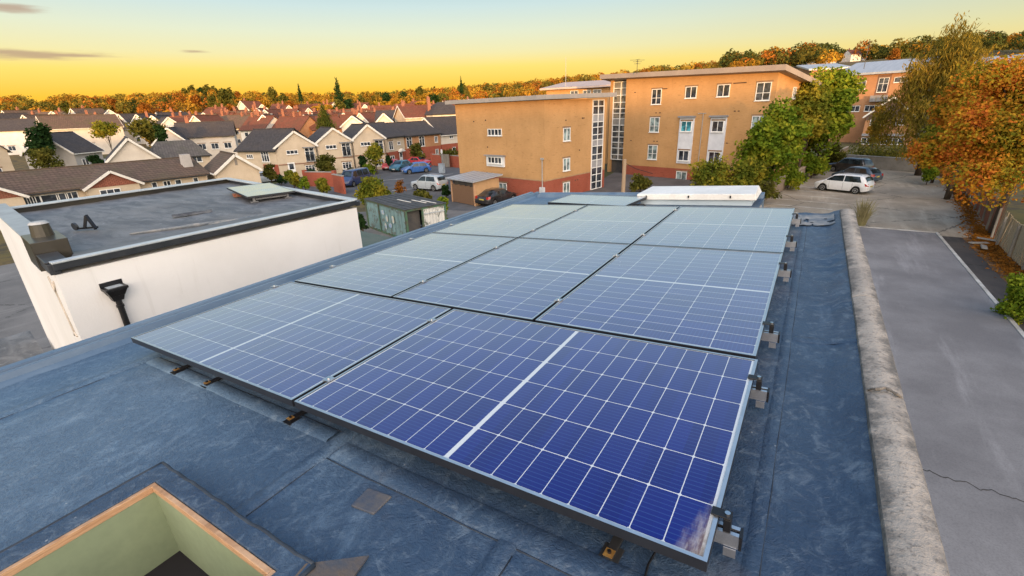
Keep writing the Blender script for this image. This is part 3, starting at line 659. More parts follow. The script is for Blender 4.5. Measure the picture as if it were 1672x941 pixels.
# ================================================================== BUILDINGS
def window(parent, x, z, w, h, cols=2, transom=None, side='front', y=0., frame=white_pl, pane=None, sill=True, fw_=.06, name='window', depth=.07):
    """window on a wall face: side front (-y at y), left (-x at y), right (+x at y), back; x runs to the right seen from outside"""
    pane = pane or pane_m; mb = MB(); pb = MB()
    def T(u, n, zz):                                       # u across, n outwards
        return {'front': (u, y - n, zz), 'right': (y + n, u, zz), 'left': (y - n, -u, zz), 'back': (-u, y + n, zz)}[side]
    def bx(m, u0, u1, z0, z1, n0, n1):
        m.hexa([T(u0, n0, z0), T(u1, n0, z0), T(u1, n1, z0), T(u0, n1, z0)], [T(u0, n0, z1), T(u1, n0, z1), T(u1, n1, z1), T(u0, n1, z1)])
    u0, u1 = x - w / 2, x + w / 2
    bx(mb, u0, u0 + fw_, z, z + h, .003, depth); bx(mb, u1 - fw_, u1, z, z + h, .003, depth); bx(mb, u0 + fw_, u1 - fw_, z, z + fw_, .003, depth); bx(mb, u0 + fw_, u1 - fw_, z + h - fw_, z + h, .003, depth)
    for k in range(1, cols):
        c = u0 + w * k / cols; bx(mb, c - fw_ * .45, c + fw_ * .45, z + fw_, z + h - fw_, .003, depth - .005)
    if transom: bx(mb, u0 + fw_, u1 - fw_, z + h * transom - fw_ * .4, z + h * transom + fw_ * .4, .003, depth - .01)
    if sill: bx(mb, u0 - .05, u1 + .05, z - .06, z - .003, .003, depth + .06)
    f = mb.build(name, frame, parent)
    if w > .9 and h > .9 and depth < .08: lm = MB(); bx(lm, u0 - .12, u1 + .12, z + h + .004, z + h + .15, .003, .018); lm.build('head_shade_strip', pm('head_shade_strip', (.27, .17, .09), (.20, .12, .07), 2, .85), f)  # dark strip painting the reveal shadow above the window
    bx(pb, u0 + fw_ + .003, u1 - fw_ - .003, z + fw_ + .003, z + h - fw_ - .003, .006, .016); pb.build('pane', pane, f); return f
def door(parent, x, w=.95, h=2.05, side='front', y=0., mat=None, z=0.05):
    def T(u, n, zz): return {'front': (u, y - n, zz), 'right': (y + n, u, zz), 'left': (y - n, -u, zz)}[side]
    mb = MB(); bx = lambda u0, u1, z0, z1, n0, n1, m=mb: m.hexa([T(u0, n0, z0), T(u1, n0, z0), T(u1, n1, z0), T(u0, n1, z0)], [T(u0, n0, z1), T(u1, n0, z1), T(u1, n1, z1), T(u0, n1, z1)])
    bx(x - w / 2, x + w / 2, z, z + h, .003, .05); o = mb.build('door', mat or white_pl, parent)
    m2 = MB(); bx(x - w * .3, x + w * .3, z + h * .55, z + h * .9, .051, .056, m2); m2.build('pane', pane_m, o); return o

# ---- the two yellow brick blocks of flats
ybrick = brick('yellow_brick', (.52, .285, .112), (.47, .25, .095), (.44, .285, .15))
rbrick = brick('red_brick', (.34, .075, .040), (.28, .060, .035), (.30, .13, .09))
obrick = brick('orange_brick', (.42, .20, .09), (.38, .175, .08), (.36, .23, .14))
zinc = pm('zinc_roof', (.40, .42, .45), (.33, .35, .38), .6, .45, metal=.3, stretch=(4, .2, 1))
def axes(p, q):
    v = np.array(q[:2]) - np.array(p[:2]); L_ = math.hypot(*v); return L_, math.atan2(v[1], v[0])
pA0, pA1 = at_d(753, 50.6), at_d(890, 43)
LA, yawA = axes(pA0, pA1)
A = thing('block_of_flats', 'lower three storey yellow brick block with flat grey roof and a red brick base', 'apartment block', pA0, yawA)
HA, DA = 8.75, 9.9; SP = 1.88
mb = MB(); mb.box(0, LA, 0, DA, SP, HA); mb.build('wall', ybrick, A)
mb = MB(); mb.box(.003, LA - .003, .003, DA - .003, -.8, SP - .003); mb.build('brick_base', rbrick, A)
mb = MB(); mb.box(-.012, LA + .012, -.012, DA, SP - .06, SP + .03); mb.build('string_course', pm('buff_course', (.38, .25, .14), None, 2, .85), A)
rf = MB(); rf.hexa([(-.75, -.7, HA), (LA + .75, -.7, HA), (LA + .75, DA + .6, HA + .15), (-.75, DA + .6, HA + .15)], [(-.75, -.7, HA + .36), (LA + .75, -.7, HA + .36), (LA + .75, DA + .6, HA + .55), (-.75, DA + .6, HA + .55)])
rf.build('roof', lead, A)
window(A, LA * .475, 5.75, 1.9, .62, 4); 
o = window(A, LA * .475, 3.15, 1.9, .62, 4, y=-.16)
mb = MB(); x0, x1 = LA * .475 - 1.22, LA * .475 + 1.22
mb.box(x0, x1, -.159, -.003, 2.85, 3.86); mb.build('bay_box', pm('pale_panel', (.68, .69, .70), (.60, .61, .62), 2, .5), A)
mb = MB(); mb.box(x0 - .12, x1 + .12, -.40, -.003, 3.863, 3.95); mb.build('bay_canopy', lead, A)
window(A, LA * .50, -.05 + .35, 2.1, 1.0, 4, pane=pane_l)
for z in (5.15, 2.45): window(A, 3.2, z, 1.05, 1.15, 2, side='right', y=LA, pane=pane_l)
window(A, 3.2, .2, 1.05, 1.15, 2, side='right', y=LA, pane=pane_l)
# stair glazing at the far end of the right face
mb = MB(); pb = MB(); u0, u1 = 7.3, 9.3
for z in (0.05, .75, 1.5, 2.2, 2.95, 3.5, 4.3, 4.9, 5.4, 6.1, 6.6, 7.3, 8.05, 8.6): mb.box(LA + .003, LA + .09, u0, u1, z, z + .07)
for u in (u0, u0 + .95, u1 - .07): mb.box(LA + .003, LA + .10, u, u + .07, .05, 8.67)
f = mb.build('stair_glazing', white_pl, A); pb.box(LA + .004, LA + .04, u0 + .02, u1 - .02, .06, 8.6); pb.build('pane', pane_m, f)
for z0, z1 in ((6.67, 7.3), (2.27, 2.95), (4.37, 4.9)): mb = MB(); mb.box(LA + .041, LA + .05, u0 + .07, u1 - .07, z0, z1); mb.build('infill_panel', pm('grey_infill', (.33, .33, .34), None, 2, .6), f)
mb = MB(); mb.tube([(LA - .25, -.07, .3), (LA - .25, -.07, HA - 5)], .05, 6); mb.box(LA - .42, LA - .08, -.14, -.02, HA - 5, HA - 4.85); mb.build('downpipe', pm('grey_pipe', (.4, .38, .35), None, 4, .6), A)
mb = MB(); mb.box(LA - .5, LA + .02, -.22, -.01, .55, 1.3); mb.build('meter_cabinet', pm('pale_cabinet', (.55, .56, .58), None, 3, .5), A)
mb = MB()
for u, z in ((3.0, 6.9), (5.6, 7.0), (5.85, 7.0), (5.2, 4.1), (4.6, 1.3), (5.0, 1.3)): mb.box(LA + .003, LA + .02, u, u + .16, z, z + .12)
for u, z in ((2.6, 7.0), (4.3, 7.1), (4.4, 4.6)): mb.box(u, u + .16, -.02, -.003, z, z + .12)
mb.build('air_vent', pm('vent_dark', (.09, .05, .03), None, 3, .8), A)

pB0, pB1 = at_d(1022, 55.5, 2.5), at_d(1269, 43.5, 2.5); pB0[2] = pB1[2] = ZG
LB, yawB = axes(pB0, pB1)
B = thing('block_of_flats', 'taller yellow brick block with overhanging roof, glazed stairwell and two white bay strips', 'apartment block', pB0, yawB)
HB0, HB1, DB = 11.05, 10.55, 11.5; SPB = 1.15
hq = lambda x: HB0 + (HB1 - HB0) * x / LB
mb = MB(); mb.hexa([(0, 0, SPB), (LB, 0, SPB), (LB, DB, SPB), (0, DB, SPB)], [(0, 0, hq(0)), (LB, 0, hq(LB)), (LB, DB, hq(LB) - 1.6), (0, DB, hq(0) - 1.6)]); mb.build('wall', ybrick, B)
mb = MB(); mb.box(.003, LB - .003, .003, DB, -.8, SPB - .003); mb.build('brick_base', rbrick, B)
mb = MB(); a0, a1 = -3.2, LB + .9
mb.hexa([(a0, -1.0, hq(a0) + .02), (a1, -1.0, hq(a1) + .02), (a1, DB + .5, hq(a1) - 1.75), (a0, DB + .5, hq(a0) - 1.75)], [(a0, -1.0, hq(a0) + .5), (a1, -1.0, hq(a1) + .5), (a1, DB + .5, hq(a1) - 1.28), (a0, DB + .5, hq(a0) - 1.28)])
mb.build('roof', pm('taupe_fascia', (.30, .255, .22), (.25, .21, .185), .5, .55), B)
# stairwell tower on the left, glass bands between pale rails
mb = MB(); mb.box(-2.35, -.02, .9, 4, -.5, hq(-2) - .2); mb.build('stair_core', pm('dark_interior', (.05, .05, .052), (.09, .08, .07), 1.5, .8), B)
mb = MB(); mb.box(-2.7, -2.36, .5, 4, -.5, hq(-2) - .1); mb.build('stair_pier', ybrick, B)
mb = MB(); pb = MB(); lv = [1.6, 2.2, 3.0, 3.7, 4.35, 5.0, 5.75, 6.5, 7.15, 7.7, 8.4, 9.2, 10.0, 10.7]
for z in lv: mb.box(-2.32, -.03, .62, .72, z, z + .08)
for u in (-2.32, -1.25, -.11):
    mb.box(u, u + .07, .60, .72, 1.6, 10.75)
f = mb.build('stair_glazing', white_pl, B); pb.box(-2.25, -.06, .73, .75, 1.62, 10.7); pb.build('pane', glass('stair_glass', (.05, .055, .06), .08, (.20, .18, .15)), f)
for z in (9.28, 10.08, 5.83): mb = MB(); mb.box(-2.24, -.12, .69, .715, z, z + .6); mb.build('blind', pm('grey_blind', (.24, .23, .21), None, 2, .7), f)
gl = [(1.95, 1.55, 2.35), (None, None, None)]
fx = lambda px: (lambda s: s)( [s for s in np.linspace(0, LB, 400) if True][int(np.argmin([abs(pjx(pB0 + (pB1 - pB0) * s / LB) - px) for s in np.linspace(0, LB, 400)]))])
def pjx(p):
    q = RC @ (MR.T @ (np.array(p) - CW)); return q[0] / q[2] * FPX + 836
xs1, xs2, xs3, xs4 = fx(1063), fx(1115), fx(1164), fx(1224)
FZ = (8.05, 5.05, 1.98)                                       # sill heights of the storeys
for x_, w_ in ((xs1, 1.25), (xs4, 1.35)):
    for z in FZ: window(B, x_, z, w_, 1.62, 2, .42, pane=pane_m if z > 6 else pane_l)
for x_ in (xs2, xs3): window(B, x_, 8.55, 1.3, 1.15, 2)
bayp = pm('white_bay', (.66, .68, .72), (.56, .58, .62), 1.3, .45)
for x_ in (xs2 - .1, xs3 - .1):
    mb = MB(); mb.box(x_ - .85, x_ + .85, -.14, -.003, 1.75, 6.6); o = mb.build('bay_strip', bayp, B)
    mb = MB(); mb.box(x_ - .95, x_ + .95, -.42, -.003, 6.603, 6.78); mb.build('bay_canopy', lead, B)
    window(B, x_, 5.15, 1.25, 1.1, 2, y=-.14, pane=pane_t if x_ < xs2 else pane_m); window(B, x_, 2.05, 1.25, 1.12, 2, y=-.14)
window(B, xs2 - .2, -.15, 1.3, 1.0, 2, pane=pane_l)
window(B, 4.5, 8.1, .8, 1.1, 2, side='right', y=LB)
mb = MB()
for u, z, w_ in ((1.2, 9.4, .2), (4.4, 9.6, 1.1), (12.8, 9.7, 1.3), (4.2, 7.1, .2), (4.7, 7.1, .2), (4.2, 4.0, .2), (4.6, 4.0, .2), (1.0, 4.0, .2), (13.2, 7.1, .2), (13.6, 7.1, .2), (12.8, 4.0, .2)): mb.box(u, u + w_, -.02, -.003, z, z + .1)
mb.build('air_vent', pm('vent_dark', (.09, .05, .03), None, 3, .8), B)
mb = MB(); xg = (xs2 + xs3) / 2 - .1
mb.tube([(xg, -.06, .2), (xg, -.06, 7.0)], .045, 6); mb.tube([(xg - .6, -.06, 7.0), (xg + .3, -.06, 7.0)], .04, 6); mb.build('downpipe', pm('grey_pipe', (.4, .38, .35), None, 4, .6), B)
def antenna(px, D, ytop, ybot, lab, r_=.03):
    z0, z1 = z_at(px, ybot, D), z_at(px, ytop, D); p = at_d(px, D, z0); t = thing('antenna', lab, 'antenna', p, rnd.uniform(0, 1))
    h = z1 - z0; mb = MB(); mb.tube([(0, 0, -.3), (0, 0, h)], r_, 6); mb.build('mast', dark_gut, t)
    mb = MB()
    for k, (z, l) in enumerate(((h * .95, .9), (h * .8, .55), (h * .62, .4))): mb.bar((-l, 0, z), (l, 0, z), .03, .03); mb.bar((0, -l * .5, z + .05), (0, l * .5, z + .05), .025, .025)
    mb.build('aerial_rods', dark_gut, t); return t
antenna(1040, 52, 98, 116, 'small aerial on the roof of the taller yellow brick block')

# ---- block behind A, and the buildings beyond the car park
def simple_block(name, lab, cat, px0, D0, px1, D1, ztop, depth, wall, roofm, over=.5, rt_=.3, pitch=0., base=None, zg=ZG):
    p0, p1 = at_d(px0, D0, zg), at_d(px1, D1, zg); L_, yw = axes(p0, p1); t = thing(name, lab, cat, p0, yw); H = ztop - zg
    mb = MB(); mb.hexa([(0, 0, -1), (L_, 0, -1), (L_, depth, -1), (0, depth, -1)], [(0, 0, H), (L_, 0, H), (L_, depth, H + pitch), (0, depth, H + pitch)]); mb.build('wall', wall, t)
    mb = MB(); e = pitch / depth * over
    mb.hexa([(-over, -over, H + .003 - e), (L_ + over, -over, H + .003 - e), (L_ + over, depth + over, H + pitch + e), (-over, depth + over, H + pitch + e)],
            [(-over, -over, H + rt_ - e), (L_ + over, -over, H + rt_ - e), (L_ + over, depth + over, H + pitch + rt_ + e), (-over, depth + over, H + pitch + rt_ + e)]); mb.build('roof', roofm, t)
    return t, L_, H
pinkroof = pm('pinkish_roof', (.46, .36, .32), (.38, .30, .27), .5, .6)
t, L_, H = simple_block('block_of_flats', 'upper storey of a brick block with a pinkish low roof, behind the lower yellow block', 'apartment block', 893, 74, 990, 70, z_at(930, 146, 72), 9, ybrick, pinkroof, .8, .25, 1.0)
for x_ in (L_ * .46, L_ * .66, L_ * .82): window(t, x_, H - 1.25, 1.2, .9, 2)
mb = MB(); mb.tube([(L_ * .3, .5, H), (L_ * .3, .5, H + 4.2)], .04, 6); mb.build('mast', pm('grey_pipe', (.4, .38, .35)), t)
t, L_, H = simple_block('block_of_flats', 'brick block with a pale metal roof beyond the car park, behind the trees', 'apartment block', 1352, 92, 1475, 84, z_at(1400, 123, 88), 12, obrick, zinc, .7, .35, 2.2)
window(t, L_ * .30, H - 2.6, 1.3, 1.5, 2, .4); window(t, L_ * .78, H - 1.7, 1.9, .9, 2)
mb = MB(); mb.box(L_ * .49, L_ * .66, -.02, -.003, H - 4.6, H - .3); mb.build('recess_panel', pm('dark_recess', (.20, .11, .075), None, 2, .8), t)
window(t, L_ * .575, H - 3.2, 1.5, 2.4, 2, .6, y=-.02)
mb = MB(); mb.box(L_ * .46, L_ * .68, -.9, -.003, H - 4.75, H - 4.6); mb.box(L_ * .46, L_ * .68, -.9, -.86, H - 4.6, H - 3.7); mb.build('balcony', pm('balcony_grey', (.25, .24, .24), None, 2, .6), t)
for k in range(3): window(t, L_ * (.25 + .25 * k), H - 6.4, 2.2, 1.0, 3)
antenna(1411, 85, 68, 110, 'tall aerial above the pale metal roof beyond the car park', .05)
t, L_, H = simple_block('low_brick_building', 'low building with a grey sloping roof between the taller block and the pale roofed one', 'building', 1305, 100, 1362, 98, z_at(1330, 117, 100), 12, obrick, zinc, .6, .3, 1.4)
t, L_, H = simple_block('school_building', 'long pale metal roof showing above the orange tree at the far right', 'building', 1560, 120, 1760, 105, z_at(1640, 103, 110), 14, obrick, zinc, .6, .3, 2.0)

# ---- generic pitched-roof house
wall_c = [pm('cream_render', (.56, .46, .34), (.48, .39, .285), .7, .9, .15, fine=.10), pm('pale_render', (.62, .56, .48), (.54, .48, .41), .6, .9, .15, fine=.08), pm('grey_render', (.46, .43, .40), (.38, .355, .33), .7, .9, .15, fine=.1), pm('white_render', (.70, .66, .60), (.60, .56, .50), .6, .9, .15, fine=.08), rbrick, obrick]
slate = tiles('slate_tiles', (.050, .044, .045), (.072, .064, .063), .26, .4, (.070, .056, .044))
brown_t = tiles('brown_tiles', (.105, .070, .052), (.145, .095, .068), .28, .55, (.085, .072, .04))
red_t = tiles('red_tiles', (.130, .046, .028), (.175, .064, .038), .28, .55, (.09, .05, .03))
grey_t = tiles('grey_tiles', (.10, .085, .075), (.14, .12, .105), .28, .6, (.085, .08, .055))
barge = pm('white_board', (.74, .71, .65), (.62, .59, .53), 2, .6)
chim_m = brick('chimney_brick', (.28, .10, .06), (.22, .08, .05), (.25, .16, .11)); pot_m = pm('clay_pot', (.32, .14, .08), None, 4, .8)
def house(lab, p0, p1, depth, eave, ridge, wall=0, roofm=slate, along='x', over=.28, base=None, base_h=2.3, barges=False, cat='house', name='house', group=None, hip=0., chimneys=(), zb=-1.2):
    """front wall from p0 to p1 (left to right), body behind it; eave and ridge are heights above the house's ground"""
    L_, yw = axes(p0, p1); t = thing(name, lab, cat, p0, yw, group); wm = wall_c[wall] if isinstance(wall, int) else wall
    mb = MB(); z0 = base_h if base else zb
    if along == 'x':
        mb.prism([(0, z0), (depth, z0), (depth, eave), (depth / 2, ridge), (0, eave)], 'x', 0, L_) if not hip else mb.box(0, L_, 0, depth, z0, eave)
    else: mb.prism([(0, z0), (L_, z0), (L_, eave), (L_ / 2, ridge), (0, eave)], 'y', 0, depth)
    mb.build('wall', wm, t)
    if base: mb = MB(); mb.box(.01, L_ - .01, .01, depth - .01, zb, base_h - .003); mb.build('brick_base', base, t)
    th = .14; half, ln = (depth / 2, L_) if along == 'x' else (L_ / 2, depth); s = (ridge - eave) / half; oe = over * s
    mb = MB(); e0 = eave - oe
    if hip:
        r0, r1 = hip, ln - hip; q = [(-over, -over, e0), (ln + over, -over, e0), (ln + over, 2 * half + over, e0), (-over, 2 * half + over, e0), (r0, half, ridge), (r1, half, ridge)]
        mb.add(q + [(x, y_, z - th) for x, y_, z in q[:4]], [(0, 1, 5, 4), (1, 2, 5), (2, 3, 4, 5), (3, 0, 4), (0, 6, 7, 1), (1, 7, 8, 2), (2, 8, 9, 3), (3, 9, 6, 0), (9, 8, 7, 6)])
    else:
        pr = [(-over, e0), (half, ridge + .02), (2 * half + over, e0), (2 * half + over, e0 + th), (half, ridge + .02 + th), (-over, e0 + th)]
        mb.prism(pr, 'x' if along == 'x' else 'y', -over, ln + over)
    rf = mb.build('roof', roofm, t)
    if not hip:
        mb = MB(); mb.bar(*((((-over, half, ridge + th + .03), (ln + over, half, ridge + th + .03))) if along == 'x' else ((half, -over, ridge + th + .03), (half, ln + over, ridge + th + .03))), .22, .09); mb.build('ridge_tiles', roofm, rf)
    if barges:
        mb = MB(); mb2 = MB()
        for sgn, hx in ((-1, -over), (1, 2 * half + over)):
            a_, b_ = (hx, e0 + .02), (half, ridge + .05)
            if along == 'x': mb.bar((-over - .04, a_[0], a_[1]), (-over - .04, b_[0], b_[1]), .05, .26); mb2.bar((ln + over + .04, a_[0], a_[1]), (ln + over + .04, b_[0], b_[1]), .05, .26)
            else: mb.bar((a_[0], -over - .04, a_[1]), (b_[0], -over - .04, b_[1]), .05, .26)
        mb.build('bargeboard', barge, t)
        if along == 'x': mb2.build('bargeboard', barge, t)
    mb = MB()
    if along == 'x': mb.box(-over, ln + over, -over - .11, -over - .005, e0 - .06, e0 + .06)
    else: mb.box(-over - .11, -over - .005, -over, ln, e0 - .06, e0 + .06); mb.box(2 * half + over + .005, 2 * half + over + .11, -over, ln, e0 - .06, e0 + .06)
    mb.build('gutter', barge if barges else dark_gut, t)
    for (cx_, cy_) in chimneys:
        mb = MB(); zc = ridge + .9; mb.box(cx_ - .32, cx_ + .32, cy_ - .25, cy_ + .25, eave, zc); mb.box(cx_ - .36, cx_ + .36, cy_ - .29, cy_ + .29, zc + .001, zc + .1); c = mb.build('chimney', chim_m, rf)
        mb = MB(); mb.tube([(cx_ - .14, cy_, zc + .1), (cx_ - .14, cy_, zc + .42)], [.1, .08], 8); mb.tube([(cx_ + .14, cy_, zc + .1), (cx_ + .14, cy_, zc + .42)], [.1, .08], 8); mb.build('chimney_pot', pot_m, c)
    return t, L_
hp = lambda px, D: at_d(px, D)
def dep(px, py, D): return z_at(px, py, D) - ZG             # height above ground of a pixel at distance D

# terrace on the far side of the street
T0 = house('cream end terrace house with plain slate roof, left of the three white gables', hp(397, 69), hp(459, 66), 7.5, dep(430, 244, 67), dep(430, 212, 71), 0, slate, chimneys=())
t, L_ = T0; window(t, L_ * .32, 2.75, 1.3, .55, 3); window(t, L_ * .72, 2.3, 1.5, 1.45, 3, .65); window(t, L_ * .82, .25, .9, 1.5, 2)
mb = MB(); mb.box(L_ * .62, L_ - .02, -.03, -.003, -.8, 1.95); mb.build('brick_panel', rbrick, t)
for i, (x0, D0, x1, D1, ye, ya, bm) in enumerate(((459.5, 66, 525, 68.5, 238, 214.5, rbrick), (526, 68.6, 582, 71, 230, 209.5, None), (583, 71.1, 634, 73.5, 225.5, 204, None))):
    D = (D0 + D1) / 2
    t, L_ = house(('cream terrace house with the leftmost of the three white edged gables', 'cream terrace house with the middle one of the three white edged gables', 'cream terrace house with the rightmost of the three white edged gables')[i],
                  hp(x0, D0), hp(x1, D1), 8.5, dep((x0 + x1) / 2, ye, D), dep((x0 + x1) / 2, ya, D), 0, slate, 'y', .18, barges=True, group='gabled terrace houses')
    zc = dep((x0 + x1) / 2, ye, D) - 1.15; window(t, L_ * .38, zc + .15, 1.5, .55, 3); window(t, L_ * .8, zc - 1.0, 1.25, 1.85, 2, .75)
    mb = MB()
    for k in range(9): mb.box(L_ * .8 - .62 + k * .15, L_ * .8 - .60 + k * .15, -.30, -.28, zc - 1.0, zc - .1)
    mb.box(L_ * .8 - .68, L_ * .8 + .68, -.31, -.27, zc - .12, zc - .07); mb.box(L_ * .8 - .68, L_ * .8 + .68, -.31, -.27, zc - 1.0, zc - .95); mb.build('balcony_rail', dark_gut, t)
    mb = MB(); mb.box(L_ * .8 - .85, L_ * .8 + .85, -.4, -.003, zc + .9, zc + 1.0); mb.build('canopy', lead, t)
    mb = MB(); mb.box(.02, L_ - .02, -.05, -.003, zc - 1.28, zc - 1.12); mb.build('band', pm('band_brown', (.30, .17, .11), None, 2, .8), t)
    window(t, L_ * .75, .55, 1.3, 1.0, 3, .7); (door(t, L_ * .3) if i == 0 else None)
    mb = MB(); mb.tube([(L_ - .12, -.08, 0), (L_ - .12, -.08, zc + 1.0)], .05, 6); mb.build('downpipe', dark_gut, t)
t, L_ = house('terrace house with cream upper wall and brick ground floor, right of the gables', hp(634.5, 76), hp(664, 81), 7.5, dep(650, 222, 78), dep(650, 200, 82), 0, slate, base=rbrick, base_h=2.25)
window(t, L_ * .25, 2.6, 1.2, 1.3, 2); window(t, L_ * .68, 3.2, .9, .5, 2); window(t, L_ * .25, .6, 1.2, 1.0, 2); door(t, L_ * .72)
mb = MB(); mb.prism([(L_ * .72 - .8, 2.1), (L_ * .72 + .8, 2.1), (L_ * .72, 2.55)], 'y', -.6, -.003); mb.build('porch', barge, t)
t, L_ = house('terrace house of tan and red brick with two tall white bay windows', hp(664.6, 81), hp(722, 88), 7.5, dep(693, 219, 84), dep(693, 199, 88), obrick, slate, base=rbrick, base_h=2.3)
for fx_ in (.08, .42): window(t, L_ * fx_ + .3, 2.5, 1.3, 1.75, 2, .7)
window(t, L_ * .86, 2.9, .8, 1.1, 2); window(t, L_ * .86, .5, .8, 1.2, 2); window(t, L_ * .4, .5, .8, 1.2, 1)
t, L_ = house('pale terrace house with a white gable line, next to the lower yellow block', hp(722.6, 88.2), hp(775, 95), 7.5, dep(745, 217.5, 91), dep(745, 191, 95), 1, slate, base=rbrick, base_h=2.4, barges=True)
window(t, L_ * .3, 3.3, 1.0, .55, 2); window(t, L_ * .68, 2.6, 1.2, 1.7, 2); window(t, L_ * .35, .7, .9, 1.0, 1); window(t, L_ * .8, .7, 1.0, 1.0, 2)

# long brown-roofed bungalow beyond the white building, its chimney wall and the beige gabled one beside it
zE, zRg = -4.30, -2.80
t, L_ = house('long low bungalow with mossy brown tiled roof, right beyond the white building', hp(-70, 38), hp(346, 52), 8.2, zE - ZG, zRg - ZG, 0, brown_t, over=.35)
fB = lambda px: float(np.interp(px, [pjx(np.array(hp(-70, 38)) + (np.array(hp(346, 52)) - np.array(hp(-70, 38))) * s) for s in np.linspace(0, 1, 60)], np.linspace(0, L_, 60)))
def cross_gable(px, half):
    c = fB(px); h0, h1 = zE - ZG - .1, zRg - ZG - .35
    mb = MB(); mb.prism([(c - half, h0), (c + half, h0), (c, h1)], 'y', -1.3, 3.4); g_ = mb.build('gable', tiles('hung_tiles', (.24, .085, .055), (.30, .11, .07), .2, .3), t)
    mb = MB(); mb.prism([(c - half - .25, h0 - .12), (c, h1 + .06), (c + half + .25, h0 - .12), (c + half + .25, h0 + .02), (c, h1 + .20), (c - half - .25, h0 + .02)], 'y', -1.5, 3.6); mb.build('gable_roof', brown_t, g_)
    mb = MB(); mb.bar((c - half - .25, -1.54, h0 - .1), (c, -1.54, h1 + .09), .05, .22); mb.bar((c + half + .25, -1.54, h0 - .1), (c, -1.54, h1 + .09), .05, .22); mb.build('bargeboard', barge, g_)
    mb = MB(); mb.box(c - half + .1, c + half - .1, -1.25, .01, -1, h0 - .005); mb.build('bay_wall', wall_c[0], g_)
cross_gable(194, 2.1); cross_gable(0, 2.1)
for px in (57, 66, 75): window(t, fB(px), 1.62, .6, .72, 1)
for px, w_, c_ in ((95, 1.3, 1), (115, .8, 1), (130, .9, 2), (262, .5, 1), (300, .6, 1), (328, .5, 1), (282, .7, 2)): window(t, fB(px), 1.62, w_, .72, c_)
window(t, fB(186), 1.55, 1.6, .75, 3, y=1.25 * -1)
mb = MB(); cx_ = L_ - .9; mb.hexa([(cx_ - .55, 1.5, 1.5), (cx_ + .55, 1.5, 1.5), (cx_ + .55, 2.6, 1.5), (cx_ - .55, 2.6, 1.5)], [(cx_ - .38, 1.6, zRg - ZG + .55), (cx_ + .38, 1.6, zRg - ZG + .55), (cx_ + .38, 2.4, zRg - ZG + .55), (cx_ - .38, 2.4, zRg - ZG + .55)]); mb.build('rendered_chimney', wall_c[2], t)
t, L_ = house('beige rendered house with one plain white edged gable, right of the long bungalow', hp(364, 51), hp(431, 53.5), 7, dep(398, 277, 52), dep(398, 252, 52), 0, brown_t, 'y', .25, barges=True)
window(t, L_ * .32, .9, .5, .9, 1); mb = MB(); mb.box(L_ * .47, L_ * .53, -.03, -.003, dep(398, 268, 52), dep(398, 258, 52)); mb.build('air_vent', pm('vent_grey', (.25, .22, .19)), t)

# middle-distance houses on the left, one by one
t, L_ = house('grey white house with slate roof and arched gable window, left of the dark slate gable', hp(137, 70), hp(180, 74.5), 7.5, dep(158, 246, 72), dep(158, 215, 75), 2, slate, barges=True)
window(t, L_ * .3, 2.4, 1.1, .9, 2); window(t, L_ * .68, 2.4, 1.3, .9, 3); window(t, -3.2, 1.4, 1.0, 1.3, 2, side='left', y=0)
t, L_ = house('cream house with a broad front gable and dark slate roof, behind the long bungalow', hp(193, 60), hp(271, 63), 9, dep(230, 258, 61), dep(230, 226, 61), 1, slate, 'y', .3, barges=True)
window(t, L_ * .42, 1.6, 2.0, .6, 4); window(t, L_ * .8, 2.4, .7, .6, 1)
t, L_ = house('house with a hipped mossy brown roof and pale side gable, behind the bungalow', hp(262, 64), hp(352, 68), 8.5, dep(300, 254, 66), dep(300, 228, 70), 0, grey_t, hip=1.2)
window(t, L_ * .3, 2.6, 1.3, .9, 2); window(t, L_ * .75, 2.6, 1.3, .9, 2)
t, L_ = house('grey gabled house with dark roof, behind the hipped roof house', hp(262, 88), hp(318, 90), 9, dep(290, 233, 89), dep(290, 209, 89), 2, slate, 'y', .3, barges=True)
window(t, L_ * .35, 2.6, 1.2, 1.0, 2); window(t, L_ * .72, 2.6, 1.2, 1.0, 2)
t, L_ = house('beige house at the left edge with one large arched window', hp(-45, 56), hp(40, 60), 8, dep(0, 246, 58), dep(0, 211, 60), 0, grey_t, 'y', .25)
window(t, L_ * .55, 1.6, 2.0, 1.8, 2); 
t, L_ = house('pale house with a long brown roof, behind the dark conifer on the left', hp(94, 108), hp(215, 118), 8, dep(150, 208, 112), dep(150, 189, 116), 1, brown_t, barges=True)
window(t, L_ * .15, 3.0, 1.6, 1.0, 3); window(t, L_ * .5, 3.0, 1.6, 1.0, 3)
t, L_ = house('white long house with dark roof at the left edge, beyond the dark tree', hp(-60, 112), hp(82, 116), 8, dep(20, 213, 114), dep(20, 196, 118), 3, slate)
for q in (.3, .5, .62, .8): window(t, L_ * q, 2.8, 1.5, 1.1, 2)
t, L_ = house('long dark roofed house, behind the cream end terrace', hp(300, 92), hp(392, 96), 8, dep(340, 222, 94), dep(340, 200, 98), 1, slate, chimneys=((2, 4),))
for q in (.15, .4, .62, .85): window(t, L_ * q, 2.7, 1.3, 1.1, 2)
t, L_ = house('white gabled house with dark roof, beside the pointed evergreen', hp(565, 100), hp(603, 101), 9, dep(584, 205, 100), dep(584, 190, 100), 3, slate, 'y', .3, barges=True)
window(t, L_ * .5, 3.4, 1.3, 1.1, 2)
t, L_ = house('white gabled house with slate roof, right of the pointed evergreen', hp(618, 99), hp(650, 100), 9, dep(633, 202, 100), dep(633, 186, 100), 1, slate, 'y', .3, barges=True)
window(t, L_ * .5, 3.4, 1.3, 1.1, 2)
t, L_ = house('black clad house with white dormer windows above the terrace', hp(620, 112), hp(672, 113), 9, dep(646, 196, 112), dep(646, 181, 114), pm('black_cladding', (.03, .03, .034), (.05, .048, .05), 1.2, .7), slate, 'x')
